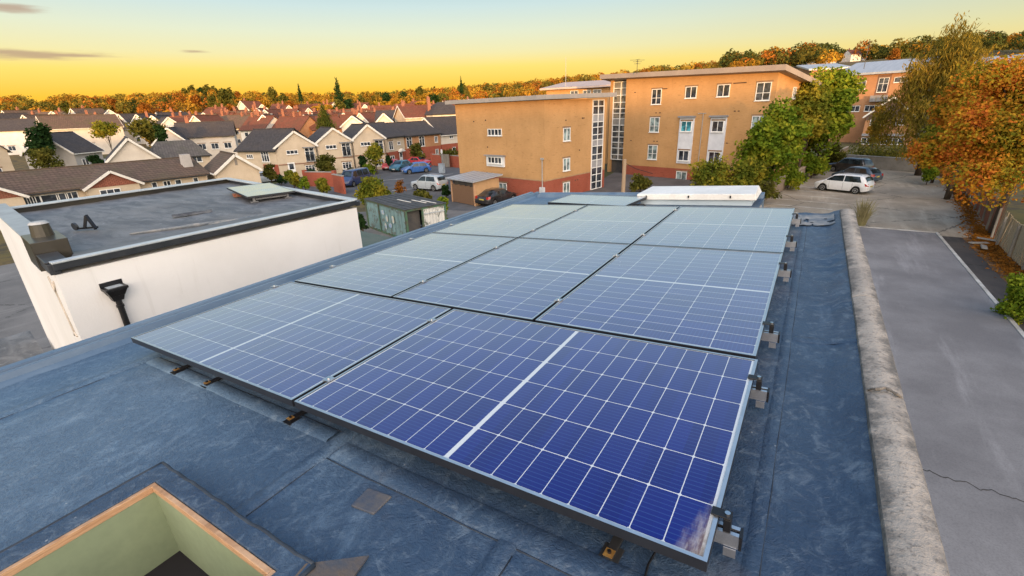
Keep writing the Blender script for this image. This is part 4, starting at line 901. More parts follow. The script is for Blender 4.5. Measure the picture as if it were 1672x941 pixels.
for q in (.25, .55, .85): window(t, L_ * q, 3.6, 1.3, 1.2, 2)
t, L_ = house('house with red tiled roof and cream gable, left of the dark hipped roof', hp(668, 105), hp(712, 108), 8, dep(690, 191, 106), dep(690, 173, 109), 0, red_t, barges=True, chimneys=((1, 4),))
window(t, L_ * .3, 3.2, 1.3, 1.0, 2); window(t, L_ * .75, 3.2, 1.3, 1.0, 2)
t, L_ = house('white house with a dark hipped roof, just left of the lower yellow block', hp(712, 104), hp(768, 108), 9, dep(735, 185, 106), dep(735, 167, 110), 3, slate, hip=3.2, chimneys=((1, 4.5),))
for q in (.35, .6): window(t, L_ * q, 3.6, 1.3, 1.1, 3)
for q in (.2, .7): window(t, L_ * q, .9, 1.3, 1.2, 2)
t, L_ = house('brown timber gabled house with red base beyond the car park', hp(1404, 84), hp(1480, 80), 10, dep(1440, 188, 82), dep(1440, 160, 82), pm('brown_boards', (.10, .065, .05), (.14, .09, .07), 2, .8, stretch=(1, 1, 8)), slate, 'y', .4, barges=True, base=obrick, base_h=dep(1440, 196, 82))
for q in (.28, .72): window(t, L_ * q, dep(1440, 204, 82), 2.2, .9, 3)
mb = MB(); mb.box(-.02, L_ + .02, -.5, -.003, dep(1440, 222, 82), dep(1440, 218, 82)); mb.build('ledge', lead, t)
for q in (.25, .68): window(t, L_ * q, dep(1440, 236, 82), 3.2, 1.1, 4)
mb = MB(); mb.box(.02, L_ - .02, -.04, -.003, -1, dep(1440, 238, 82)); mb.build('red_base', rbrick, t)

# far streets: shared bodies, every house its own object
def proto_house(wall, roofm, L_, dpt, ev, rg, along, ch):
    mb = MB()
    t, _ = house('', (0, 0, -900), (L_, 0, -900), dpt, ev, rg, wall, roofm, along, .3, barges=(along == 'y'), chimneys=ch)
    for q in (.25, .72):
        for z in (.9, 3.3): 
            m = MB(); m.box(L_ * q - .65, L_ * q + .65, -.05, -.003, z, z + 1.15); f = m.build('window', white_pl, t); p = MB(); p.box(L_ * q - .55, L_ * q + .55, -.06, -.051, z + .1, z + 1.05); p.build('pane', pane_m, f)
    return t
protos = [proto_house(3, red_t, 8, 8, 5, 8, 'x', ((1, 4),)), proto_house(1, red_t, 7, 9, 5, 8.4, 'y', ((1.2, 4),)), proto_house(0, brown_t, 9, 8, 5, 7.8, 'x', ((1, 4), (8, 4))), proto_house(3, slate, 7, 9, 5, 8.2, 'y', ()),
          proto_house(obrick, red_t, 9, 8, 5, 8, 'x', ((4.5, 4),)), proto_house(1, brown_t, 7.5, 9, 4.8, 8.2, 'y', ((1, 5),))]
KIND = ['small white house, red tiled roof,', 'small pale gabled house, red roof,', 'small cream house, brown roof, two chimneys,', 'small white gabled house, slate roof,', 'small brick house, red tiled roof,', 'small pale gabled house, brown roof,']
used = set(); rs = random.Random(21)
def far_house(px, D, where, k=None, yaw=None, sc_=1.):
    k = rs.randrange(6) if k is None else k; p = at_d(px, D); z = terrain(p[0], p[1]); 
    if k in used: t = copy_tree(protos[k])
    else: t = protos[k]; used.add(k)
    t.location = (p[0], p[1], z - .3); t.rotation_euler[2] = (rs.choice((-.1, .15, .5, -.35, .75)) if yaw is None else yaw) + math.radians(33); t.scale = (sc_,) * 3
    tag(t, f'{KIND[k]} {where}', 'house', f'small houses, type {k+1}, {where}')
for px in range(250, 760, 15): far_house(px + rs.uniform(-5, 5), rs.uniform(118, 140), 'just beyond the terrace')
for px in range(330, 760, 17): far_house(px + rs.uniform(-6, 6), rs.uniform(142, 170), 'in the middle streets', rs.choice((0, 1, 4, 4, 0, 2)))
for px in range(400, 770, 24): far_house(px + rs.uniform(-6, 6), rs.uniform(176, 205), 'below the skyline woods', rs.choice((0, 1, 4)))
for px in range(0, 330, 22): far_house(px + rs.uniform(-5, 5), rs.uniform(128, 160), 'in the left rows', rs.choice((2, 5, 2, 3)))
for px in (1308, 1318, 1330, 1341, 1356, 1372, 1388): far_house(px, rs.uniform(330, 380), 'high on the right hill', rs.choice((0, 1, 3)))
for k in range(6):
    if k not in used: raise RuntimeError('unused prototype')

# ---- the white rendered flat-roofed building on the left
def white_wall_mat():
    m, t = new_mat('white_render_wall'); g = G(t); co = objco(g)
    f = g.noise(co, .8, 6, .6); st = g.noise(g.map(co, (3.2, 3.2, .22)), 2.0, 5, .65); gr = g.noise(co, 55, 3, .6); bl = g.noise(co, 2.6, 6, .7)
    col = g.mix(g.step(f, .3, .7), (.785, .765, .745), (.72, .70, .675)); col = g.mix(g.m('MULTIPLY', g.step(st, .56, .74), .28), col, (.50, .47, .43)); col = g.mix(g.m('MULTIPLY', g.step(bl, .60, .72), .18), col, (.55, .52, .48))
    g.out(col, .88, 0, .15, g.bump(g.m('ADD', gr, g.m('MULTIPLY', bl, 1.5)), .35, .004)); return m
wbm = white_wall_mat()
WA, WB, WCn, WD = (-6.38, .38), (-6.28, 4.23), (-11.9, 5.15), (-11.75, 1.05)
wb = thing('white_building', 'white rendered building with grey flat roof, black edge trim and a black rainwater pipe', 'building', (-6.38, .38, ZG))
L2 = lambda p, z: (p[0] + 6.38, p[1] - .38, z - ZG)
ZT = -.335                                                  # roof deck
mb = MB(); mb.hexa([L2(p, ZG - .5) for p in (WA, WB, WCn, WD)], [L2(p, ZT - .03) for p in (WA, WB, WCn, WD)]); mb.build('wall', wbm, wb)
def deck_mat():
    m, t = new_mat('old_felt_deck'); g = G(t); co = objco(g)
    f = g.noise(g.map(co, (1, 2.6, 1)), 1.3, 7, .68, .7); f2 = g.noise(co, 5, 6, .7, .8); f3 = g.noise(co, .5, 4)
    col = g.mix(g.step(f, .35, .66), (.085, .085, .090), (.185, .182, .182)); col = g.mix(g.m('MULTIPLY', g.step(f2, .55, .72), .5), col, (.34, .34, .34)); col = g.mix(g.m('MULTIPLY', g.step(f3, .5, .7), .4), col, (.10, .085, .07))
    g.out(col, .55, 0, .4, g.bump(f2, .5, .02)); return m
deck_m = deck_mat()
def lerp(a, b, t): return (a[0] + (b[0] - a[0]) * t, a[1] + (b[1] - a[1]) * t)
mb = MB(); n1, n2 = 40, 40
for i in range(n1 + 1):
    for j in range(n2 + 1):
        p = lerp(lerp(WA, WB, i / n1), lerp(WD, WCn, i / n1), j / n2); e = 1 if 0 < i < n1 and 0 < j < n2 else 0
        z = ZT + e * (.012 * nz(p[0], p[1], 3, 2.2) + .018 * max(0, nz(p[0] * .5 + p[1], p[1] * 2, 8, 2.0)) ) + .06 * sstep(.09, .0, j / n2)
        mb.v.append(L2(p, z))
for i in range(n1):
    for j in range(n2): a_ = i * (n2 + 1) + j; mb.face((a_, a_ + 1, a_ + n2 + 2, a_ + n2 + 1))
mb.build('roof_deck', deck_m, wb, smooth=True)
trim_b = pm('black_trim', (.020, .024, .030), (.035, .038, .045), 4, .30, .5); trim_w = pm('pale_cap', (.46, .50, .52), (.36, .40, .43), 3, .32, .5)
gold = pm('bronze_upstand', (.05, .043, .030), (.025, .023, .022), 1.2, .3, .5)
def edge(a, b, w0, w1, z0, z1, mat, name, inward):
    """band along a->b between offsets w0..w1 towards the inside"""
    d = np.array(b) - np.array(a); d = d / np.linalg.norm(d); nrm = np.array([-d[1], d[0]]) * inward
    q = [np.array(a) + nrm * w0, np.array(b) + nrm * w0, np.array(b) + nrm * w1, np.array(a) + nrm * w1]
    m = MB(); m.hexa([L2(p, z0) for p in q], [L2(p, z1) for p in q]); return m.build(name, mat, wb, bevel=.006)
edge(WA, WB, -.035, .03, -.318, -.245, trim_b, 'fascia', 1); edge(WA, (-6.28, 4.19), -.045, .055, -.244, -.222, trim_w, 'edge_cap', 1)
edge((-6.25, 4.25), WCn, -.035, .03, -.335, -.262, trim_b, 'fascia', 1); edge((-6.36, 4.29), WCn, -.045, .09, -.261, -.235, trim_w, 'edge_cap', 1)
edge(WCn, WD, -.04, .10, -.5, -.25, gold, 'upstand', 1); edge(WCn, WD, -.06, .16, -.249, -.225, trim_w, 'edge_cap', 1)
# left end: low trim, then the higher parapet with its bronze boxed step
LE = lambda t: lerp(WA, WD, t)
edge(LE(.12), LE(.0), -.03, .06, -.36, -.245, trim_b, 'fascia', 1); edge(LE(.10), LE(.005), -.04, .14, -.244, -.224, trim_b, 'edge_cap', 1)
edge(LE(.23), LE(.105), -.05, .26, -.42, -.10, gold, 'boxed_step', 1)
edge(WD, LE(.235), -.02, .16, -.42, -.165, wbm, 'parapet', 1); edge(WD, LE(.232), -.035, .19, -.164, -.146, pm('dull_cap', (.34, .37, .38), (.26, .28, .29), 3, .4), 'edge_cap', 1)
p = lerp(WA, WD, .18); mb = MB(); c0 = L2((p[0] + .02, p[1] + .11), -.1); mb.tube([c0, (c0[0], c0[1], c0[2] + .14)], [.10, .085], 14); f = mb.build('flue', gold, wb, smooth=False)
mb = MB(); mb.tube([(c0[0], c0[1], c0[2] + .141), (c0[0], c0[1], c0[2] + .165)], [.095, .07], 14); mb.build('cowl', pm('cowl_grey', (.45, .44, .42), None, 5, .5), f)
# lap line and grey strip along the front edge of the deck
mb = MB(); n = 34
for k in range(n + 1):
    p = lerp((-6.46, .55), (-6.38, 4.1), k / n); q = lerp((-7.05, .75), (-6.95, 4.25), k / n); w = .03 * nz(k * .3, 2, 1, 1)
    mb.v += [L2(p, -.262), L2((q[0] + w, q[1]), -.298 + .008 * nz(k * .5, 1, 1, 1)), L2((q[0] + w - .03, q[1]), -.325)]
for k in range(n):
    for j in range(2): a_ = k * 3 + j; mb.face((a_, a_ + 1, a_ + 4, a_ + 3))
mb.build('lap_strip', pm('grey_felt_strip', (.095, .095, .105), (.15, .15, .16), 3, .5, bump=.004), wb, smooth=True)
mb = MB()
for k in range(8):
    x, y_ = L2((-6.9 + rs.uniform(-.1, .1), 2.2 + k * .12), 0)[:2]
for pts in ([(-7.6, 1.5), (-7.3, 2.2), (-7.05, 2.9)], [(-7.15, 2.3), (-7.02, 2.9), (-6.98, 3.4)]):
    mb.tube([L2(p, -.318) for p in pts], [.012, .03, .008], 6)
mb.build('felt_ridge', pm('pale_torn_felt', (.36, .35, .33)), wb, smooth=True)
# rainwater head and pipe
cy = .79; zt = -.60; K = .78
mb = MB(); hx, hy, hz = L2((-6.38, cy), zt); hx += .006
def ring(xo, w, z): return [(hx, hy - w * K, z), (hx + xo * K, hy - w * K, z), (hx + xo * K, hy + w * K, z), (hx, hy + w * K, z)]
mb.hexa(ring(.13, .085, hz - .12), ring(.175, .125, hz - .047)); mb.hexa(ring(.19, .135, hz - .046), ring(.19, .135, hz - .015))
mb.hexa([(hx, hy - .135 * K, hz - .0145), (hx + .014, hy - .135 * K, hz - .0145), (hx + .014, hy + .135 * K, hz - .0145), (hx, hy + .135 * K, hz - .0145)], [(hx, hy - .135 * K, hz + .04), (hx + .014, hy - .135 * K, hz + .04), (hx + .014, hy + .135 * K, hz + .04), (hx, hy + .135 * K, hz + .04)])
hop = mb.build('rainwater_head', blackp, wb, bevel=.005)
mb = MB(); mb.box(hx + .02, hx + .12, hy - .07, hy + .07, hz - .014, hz - .010); mb.build('water', pm('pale_cap', (.46, .50, .52)), hop)
mb = MB(); mb.hexa(ring(.10, .06, hz - .18), ring(.12, .08, hz - .121)); mb.tube([(hx + .05, hy, hz - .175), (hx + .05, hy, hz - 3)], .031, 12); mb.tube([(hx + .05, hy, hz - .26), (hx + .05, hy, hz - .235)], .038, 12); mb.build('rainwater_pipe', blackp, hop, smooth=False)
# blocked window scar on the end wall
e0 = np.array(LE(.0)); e1 = np.array(LE(1.)); ed = (e1 - e0) / np.linalg.norm(e1 - e0); en = np.array([ed[1], -ed[0]]); en = en if en[1] < 0 else -en
def E3(u, z, n_): p = e0 + ed * u + en * n_; return L2(p, z)
mb = MB(); 
for pts in ([(.42, -.50), (.52, -.58), (.62, -.66), (.52, -.85), (.36, -1.10)], [(.62, -.66), (.74, -.62), (.80, -.50)], [(.24, -1.12), (.36, -1.10), (.48, -1.16)], [(.20, -1.28), (.38, -1.25)]):
    mb.tube([E3(u * .8, z, .004) for u, z in pts], [.012] * len(pts), 6)
mb.build('render_scar', pm('patched_render', (.60, .53, .45), (.48, .42, .36), 5, .9), wb, smooth=True)
# the tilted panel standing on this roof and the odds and ends beside it
zP = -.21; qa, qb, qc, qd = [at_z(x, y_, zP) for x, y_ in ((418, 318), (506, 309.5), (418, 300), (356, 309))]
e1, e2 = (qb - qa + qc - qd) / 2, (qd - qa + qc - qb) / 2; cpt = (qa + qb + qc + qd) / 4
r = thing('solar_panel', 'cream reflecting solar panel on low metal legs on the white building roof', 'solar panel', (cpt[0], cpt[1], zP - .035), math.atan2(e1[1], e1[0]))
PLw, PSw = float(np.linalg.norm(e1)), float(np.linalg.norm(e2))
panel('', 0, 0, False, root=r, L=PLw, S=PSw)
for x, y_ in [(a_ * (PLw / 2 - .12), b_ * (PSw / 2 - .12)) for a_, b_ in ((-1, -1), (1, -1), (-1, 1), (1, 1))]:
    mb = MB(); mb.box(x - .018, x + .018, y_ - .018, y_ + .018, -.078, -.001); mb.box(x - .06, x + .06, y_ - .05, y_ + .05, -.088, -.078); mb.build('leg', lead, r)
mb = MB(); mb.bar((-PLw / 2 + .15, -PSw / 2 + .12, -.04), (PLw / 2 - .15, -PSw / 2 + .12, -.04), .03, .03); mb.build('cross_rail', lead, r)
p = at_z(140, 378, ZT); t = thing('broken_bracket', 'broken black aerial bracket lying on the white building roof', 'bracket', (p[0], p[1], ZT + .02), .4)
mb = MB(); mb.bar((-.12, 0, .02), (.16, .05, .03), .03, .025); mb.bar((0, 0, .02), (.06, .03, .20), .03, .03); mb.bar((.06, .03, .20), (.19, .0, .02), .03, .045); mb.build('bent_arms', blackp, t)
mb = MB(); mb.disc((-.15, 0, .05), (.2, 1, .1), .055, .03, 12); mb.build('clamp_ring', pm('grey_steel', (.10, .10, .10)), t)
for (px, py, rx, lab) in ((318, 351, .1, 'crumpled strip of torn felt on the white building roof'), (392, 322, .06, 'small brown brick lying under the tilted panel on the white building')):
    p = at_z(px, py, ZT); t = MB()
    if 'brick' in lab: t.box(-.11, .11, -.05, .05, 0, .065); o = t.build('loose_brick', chim_m, bevel=.006)
    else:
        for k in range(12): t.v += [(k * .05 - .3, .05 * nz(k * .4, 0, 1, 1) - .04, .0), (k * .05 - .3, .05 * nz(k * .4, 0, 1, 1), .04 + .02 * nz(k * .6, 2, 1, 1)), (k * .05 - .3, .06 + .05 * nz(k * .4, 0, 1, 1), .0)]
        for k in range(11):
            for j in range(2): a_ = k * 3 + j; t.face((a_, a_ + 1, a_ + 4, a_ + 3))
        o = t.build('felt_scrap', pm('dark_felt_scrap', (.05, .05, .055), (.12, .12, .12), 8, .6), smooth=True)
    o.location = (p[0], p[1], ZT + .012); o.rotation_euler[2] = 1.3; tag(o, lab, 'debris')
sheet('low_roof', [(-12.0, -3.5), (-6.4, -3.5), (-6.4, .25), (-12.3, .95)], -2.6, deck_m)


# ---- container, sheds and yard things left of our roof
def paint_peel(name, c, under):
    m, t = new_mat(name); g = G(t); co = objco(g); f = g.noise(g.map(co, (1.3, 1.3, .8)), 2.4, 7, .72, .5); f2 = g.noise(co, .9, 3)
    col = g.mix(g.step(f2, .3, .7), c, tuple(x * .8 for x in c)); col = g.mix(g.step(f, .54, .585), col, under); g.out(col, .6, 0, .35); return m
def corrug(mb, p0, p1, z0, z1, n, amp, nrm):
    p0, p1 = np.array(p0), np.array(p1); o = len(mb.v)
    for k in range(4 * n + 1):
        q = p0 + (p1 - p0) * k / (4 * n); a_ = amp if (k % 4) in (1, 2) else 0; mb.v += [(q[0] + nrm[0] * a_, q[1] + nrm[1] * a_, z0), (q[0] + nrm[0] * a_, q[1] + nrm[1] * a_, z1)]
    for k in range(4 * n): mb.face((o + 2 * k, o + 2 * k + 2, o + 2 * k + 3, o + 2 * k + 1))
cA, cB = at_d(603, 35.5), at_d(668, 31); LC, yC = axes(cA, cB); zc0 = z_at(603, 322, 35.5); HC = zc0 - ZG
t = thing('container', 'pale blue shipping container with peeling painted side, rusted dark roof and open dark door', 'container', cA, yC); WC = 3.0
mb = MB(); corrug(mb, (0, 0), (LC, 0), .12, HC - .12, 12, .06, (0, 1)); mb.quad((0, WC, .1), (LC, WC, .1), (LC, WC, HC - .1), (0, WC, HC - .1)); mb.quad((0, .0, .1), (0, WC, .1), (0, WC, HC - .1), (0, 0, HC - .1)); mb.build('side_wall', paint_peel('peeling_blue', (.16, .26, .27), (.10, .12, .11)), t)
mb = MB()
for a0, a1, b0, b1, c0_, c1_ in ((-.04, LC + .04, -.05, .05, HC - .13, HC), (-.04, LC + .04, -.05, .05, 0, .13), (-.05, .07, -.06, .06, .13, HC - .13), (LC - .07, LC + .06, -.06, .06, .13, HC - .13), (LC - .05, LC + .05, .05, WC, HC - .13, HC), (LC - .07, LC + .06, WC - .1, WC + .05, 0, HC), (LC - .05, LC + .05, 1.15, 1.27, .1, HC - .13), (LC - .05, LC + .05, .06, WC - .1, 0, .12), (LC * .34, LC * .34 + .1, -.055, -.002, .13, HC - .13)): mb.box(a0, a1, b0, b1, c0_, c1_)
mb.build('frame', pm('green_steel', (.05, .13, .075), (.09, .075, .05), 2.5, .6), t)
mb = MB(); mb.box(LC - .35, LC - .3, .05, 1.15, .12, HC - .15); mb.build('doorway', pm('dark_interior', (.05, .05, .052)), t)
mb = MB(); corrug(mb, (LC + .01, 1.28), (LC + .01, WC - .1), .12, HC - .14, 7, .05, (-1, 0)); mb.build('end_panel', paint_peel('peeling_white', (.60, .60, .57), (.16, .17, .15)), t)
mb = MB()
for z in (.9, 1.7): mb.bar((LC + .05, 1.28, z), (LC + .05, WC - .1, z), .05, .05)
mb.build('end_rail', pm('pale_cap', (.46, .50, .52)), t)
mb = MB(); n = 14
for k in range(n): y0_ = -.1 + (WC + .2) * k / n; mb.box(-.12, LC + .12, y0_ + .01, y0_ + (WC + .2) / n - .01, HC + .003, HC + .03 + .02 * (k % 2))
mb.build('roof', pm('rusted_roof', (.035, .036, .038), (.075, .073, .072), 1.5, .7, stretch=(.6, 4, 1)), t)
for k, (x, y_) in enumerate(((.55 * LC, 1.3), (.72 * LC, 1.9), (.82 * LC, 2.3))):
    mb = MB(); mb.hexa([(x - .9, y_, HC + .055), (x + .9, y_ + .1, HC + .055), (x + .9, y_ + .2, HC + .055), (x - .9, y_ + .1, HC + .055)], [(x - .9, y_, HC + .08), (x + .9, y_ + .1, HC + .08), (x + .9, y_ + .2, HC + .08), (x - .9, y_ + .1, HC + .08)])
    o = mb.build('white_batten', barge); o.parent = t
# painted marks on the container side: pale yellow and blue blobs of old graffiti
mb = MB()
for (u, z, w_, h_) in ((.46, 1.9, .55, .35), (.55, 1.45, .35, .5), (.62, .95, .5, .35), (.70, 1.5, .4, .55), (.5, .75, .3, .4)):
    o = len(mb.v); n = 14
    for k in range(n): a_ = 2 * PI * k / n; rr = 1 + .35 * nz(u * 9 + math.cos(a_), math.sin(a_) + z * 5, 1, 1.3); mb.v.append((u * LC + w_ * .5 * rr * math.cos(a_), -.058, z * HC / 2.6 + h_ * .5 * rr * math.sin(a_)))
    mb.face(range(o, o + n))
mb.build('graffiti', pm('graffiti_paint', (.62, .56, .33), (.22, .33, .50), 2.2, .6), t)
# low green corrugated shed roof and pipes in the alley
p0, p1 = at_d(588, 24), at_d(640, 26.5); L_, yw = axes(p0, p1); z1 = z_at(612, 392, 25)
t = thing('low_shed', 'low shed with dark green corrugated roof in front of the blue container', 'shed', p0, yw)
mb = MB(); o = len(mb.v); n = 22; hs = z1 - ZG
for k in range(4 * n + 1):
    x = L_ * k / (4 * n) ; a_ = .06 if (k % 4) in (1, 2) else 0; mb.v += [(x, -.2, hs - .15 + a_), (x, 3.6, hs + .35 + a_)]
for k in range(4 * n): mb.face((2 * k, 2 * k + 2, 2 * k + 3, 2 * k + 1))
mb.build('roof', pm('green_sheet', (.05, .085, .075), (.075, .10, .095), 2, .5), t)
mb = MB(); mb.box(.05, L_ - .05, 0, 3.4, -.5, hs - .2); mb.build('wall', timber, t)
p0, p1 = at_d(590, 19), at_d(640, 20); t = thing('pipe_stack', 'bundle of pale metal pipes and poles lying in the alley below the roof edge', 'pipes', (p0[0], p0[1], z_at(612, 418, 19.5) - .25), axes(p0, p1)[1])
for k in range(6): mb = MB(); mb.tube([(-1.5, k * .34, .12 * (k % 2)), (3.2, k * .34 + .1, .12 * (k % 2))], .06, 8); mb.build('pipe', alu if k % 2 else lead, t)
mb = MB(); mb.box(-1.2, -1.0, -.1, 2.0, -9, -.08); mb.box(2.4, 2.6, -.1, 2.0, -9, -.08); mb.build('trestle', timber, t)

# timber bin store beside the lower block
pS0, pS1 = at_d(738, 44.6), at_d(776, 42.0); LS, yS = axes(pS0, pS1)
t = thing('bin_store', 'small timber bin store with a pale sheet roof beside the lower yellow block', 'shed', pS0, yS); HS = 2.15; DS = 2.9
mb = MB()
for k in range(13):
    x0 = .18 + (LS - .36) * k / 13; mb.box(x0, x0 + (LS - .36) / 13 - .02, .02, .06, .05, HS - .45 + .05 * math.sin(k * 2.1))
mb.build('board_front', wood('brown_boards_store', (.15, .085, .05), (.22, .13, .075)), t)
mb = MB()
for x in (0, LS - .16): mb.box(x, x + .16, 0, .16, -.3, HS - .02)
mb.build('post', wd, t); mb = MB(); mb.box(LS - .06, LS, .17, DS, -.3, HS + .05); mb.build('side_board', pm('tan_board', (.46, .28, .14), (.40, .24, .12), 2, .8), t)
mb = MB(); mb.box(.02, LS - .07, .3, .34, 0, HS - .1); mb.build('dark_back', pm('dark_interior', (.05, .05, .052)), t)
mb = MB(); mb.hexa([(-.35, -.35, HS), (LS + .35, -.35, HS), (LS + .35, DS + .2, HS + .28), (-.35, DS + .2, HS + .28)], [(-.35, -.35, HS + .1), (LS + .35, -.35, HS + .1), (LS + .35, DS + .2, HS + .38), (-.35, DS + .2, HS + .38)]); rf = mb.build('roof', zinc, t)
for k in range(7): mb = MB(); x = -.3 + (LS + .6) * k / 6; mb.hexa([(x - .025, -.36, HS + .101), (x + .025, -.36, HS + .101), (x + .025, DS + .2, HS + .381), (x - .025, DS + .2, HS + .381)], [(x - .025, -.36, HS + .13), (x + .025, -.36, HS + .13), (x + .025, DS + .2, HS + .41), (x - .025, DS + .2, HS + .41)]); mb.build('seam', lead, rf)

# garden walls and gates by the street
def wall_run(lab, p0, p1, h, mat, name='garden_wall', th=.25, cap=None, piers=0):
    L_, yw = axes(p0, p1); t = thing(name, lab, 'wall', p0, yw); mb = MB(); mb.box(0, L_, 0, th, -.6, h); mb.build('wall_body', mat, t)
    mb = MB(); mb.box(-.03, L_ + .03, -.04, th + .04, h + .002, h + .09); mb.build('coping', cap or concrete, t)
    for k in range(piers): x = L_ * k / max(1, piers - 1); mb = MB(); mb.box(x - .2, x + .2, -.07, th + .07, -.6, h + .25); mb.build('pier', mat, t)
    return t, L_
wall_run('red brick garden wall below the terrace, left of the dark blue van', at_d(500, 58), at_d(548, 56.5), 1.7, rbrick, piers=2)
wall_run('short red brick wall end beside the dark blue van', at_d(546, 53), at_d(562, 51), 1.9, rbrick)
wall_run('red brick wall with planting on top, left of the lower yellow block', at_d(706, 76), at_d(764, 70), 1.7, rbrick, piers=3)
t = thing('gate', 'grey timber double gate in the brick wall left of the lower yellow block', 'gate', at_d(731, 72.5), axes(at_d(706, 76), at_d(764, 70))[1])
for x in (-1.0, .02):
    mb = MB()
    for k in range(6): mb.box(x + k * .16, x + k * .16 + .145, -.35, -.30, .1, 2.0)
    mb.build('gate_leaf', timber, t)
t = thing('sign_post', 'grey post with a round white sign by the brick wall near the yellow block', 'sign', at_d(724, 68))
mb = MB(); mb.tube([(0, 0, 0), (0, 0, 2.7)], .04, 8); mb.build('post', lead, t)
mb = MB(); mb.disc((0, -.06, 2.75), (0.5, 1, 0), .33, .03, 18); mb.build('sign_plate', white_pl, t)
t = thing('utility_cabinet', 'pale blue grey utility cabinet on the pavement by the brick wall', 'cabinet', at_d(722, 66), -.2)
mb = MB(); mb.box(-.5, .5, -.2, .2, 0, 1.25); mb.build('cabinet_body', pm('cabinet_blue', (.34, .40, .46), None, 2, .5), t, bevel=.02); mb = MB(); mb.box(-.53, .53, -.23, .23, 1.253, 1.3); mb.build('cabinet_lid', lead, t)
t = thing('lamp_post', 'tall timber post with a cable by the glazed stairwell', 'post', at_d(1017, 44), 0)
hgt = z_at(1016, 258, 44) - ZG; mb = MB(); mb.tube([(0, 0, -.3), (0, 0, hgt)], [.2, .17], 10); mb.build('post', wood('pole_wood', (.28, .20, .13), (.38, .28, .19)), t); mb = MB(); mb.tube([(0, 0, hgt - .3), (.9, .6, hgt - .9), (2.2, 1.6, hgt - 1.4)], .025, 5); mb.build('cable', blackp, t)

# ---- car park walls and fences
def ground_line(*pp): return [np.array(at_z(x, y, ZG)) for x, y in pp]
w0, w1 = np.array([-3.6, 40.5]), np.array([4.35, 86.0]); L_, yw = axes(w0, w1)
t = thing('low_wall', 'long low brown concrete wall along the left side of the car park', 'wall', (*w0, ZG), yw)
mb = MB(); mb.box(0, L_, 0, .22, -.5, 1.25); mb.build('wall_body', pm('brown_concrete', (.30, .225, .165), (.20, .155, .12), .7, .9, fine=.2), t)
mb = MB(); mb.box(-.02, L_, -.05, .27, 1.252, 1.34); mb.build('coping', pm('buff_coping', (.40, .31, .23), (.30, .235, .18), 1, .9), t)
for k in range(9): mb = MB(); x = 4 + k * 4.3; mb.box(x, x + .3, -.012, -.002, .75, 1.0); mb.build('reflector_plate', white_pl, t)
t = wall_run('grey concrete retaining wall across the far end of the car park', at_z(1362, 271, ZG), at_z(1514, 283, ZG), 1.35, concrete, 'retaining_wall', .4)[0]
def fence(lab, pts, h, mat, name='fence', bw=.16, lean=0.06, seed=1):
    q = random.Random(seed); t = thing(name, lab, 'fence', (pts[0][0], pts[0][1], ZG)); mb = MB(); pm_ = []
    for a_, b_ in zip(pts, pts[1:]):
        a_, b_ = np.array(a_[:2]), np.array(b_[:2]); L_ = np.linalg.norm(b_ - a_); d = (b_ - a_) / L_; nr = np.array([-d[1], d[0]]); n = int(L_ / bw)
        for k in range(n):
            c = a_ + d * (k * bw) - np.array(pts[0][:2]); hh = h + q.uniform(-.06, .06) + .10 * math.sin(k * .11 + seed); s_ = q.uniform(-.03, .03) + lean * math.sin(k * .07); e = c + d * (bw * .93); o_ = nr * (.028 if k % 2 else .0)
            mb.hexa([(*(c + o_), -.2), (*(e + o_), -.2), (*(e + o_ + nr * .022), -.2), (*(c + o_ + nr * .022), -.2)], [(*(c + o_ + nr * s_ + d * s_), hh), (*(e + o_ + nr * s_ + d * s_), hh), (*(e + o_ + nr * (s_ + .022) + d * s_), hh), (*(c + o_ + nr * (s_ + .022) + d * s_), hh)])
        for k in range(int(L_ / 2.4) + 1): c = a_ + d * k * 2.4 + nr * .12 - np.array(pts[0][:2]); m = MB(); m.box(c[0] - .05, c[0] + .05, c[1] - .05, c[1] + .05, -.3, h - .1); pm_.append(m)
    mb.build('fence_boards', mat, t)
    for m in pm_: m.build('post', timber, t)
    return t
brown_f = wood('brown_fence_boards', (.17, .065, .04), (.25, .105, .065)); grey_f = wood('weathered_fence_boards', (.28, .22, .14), (.42, .345, .23))
fence('dark reddish brown board fence beside the leaf litter, under the orange tree', [(9.9, 36.5), (11.4, 50), (12.9, 66)], 1.9, brown_f, seed=2)
fence('leaning weathered pale board fence at the right, in front of a dark car', [(9.55, 17), (9.5, 25), (9.75, 36)], 1.75, grey_f, lean=.16, seed=5)

# ================================================================== CARS
def car_paint(name, c):
    m, t = new_mat(name); g = G(t); co = objco(g); d = g.step(g.noise(co, 3, 5), .4, .8)
    g.out(g.mix(g.m('MULTIPLY', d, .15), c, (.25, .22, .19)), .30, .0, .5, Coat_Weight=.8, Coat_Roughness=.08); return m
tyre_m = pm('tyre', (.018, .018, .018), None, 8, .85, .2); rim_m = pm('wheel_rim', (.45, .46, .47), (.35, .36, .37), 8, .35, metal=.7)
lampw = pm('headlamp', (.75, .77, .78), None, 5, .15, .6); lampr = pm('tail_lamp', (.40, .015, .01), None, 5, .2, .6); carglass = glass('car_glass', (.012, .016, .02), .04, (.03, .045, .055)); under_m = pm('dark_underside', (.012, .012, .012), None, 3, .8)
plate_y = pm('number_plate', (.55, .45, .10), None, 3, .5); plate_w = pm('number_plate_front', (.7, .7, .68), None, 3, .5)
def lerp1(t, xs_, ys_): return float(np.interp(t, xs_, ys_))
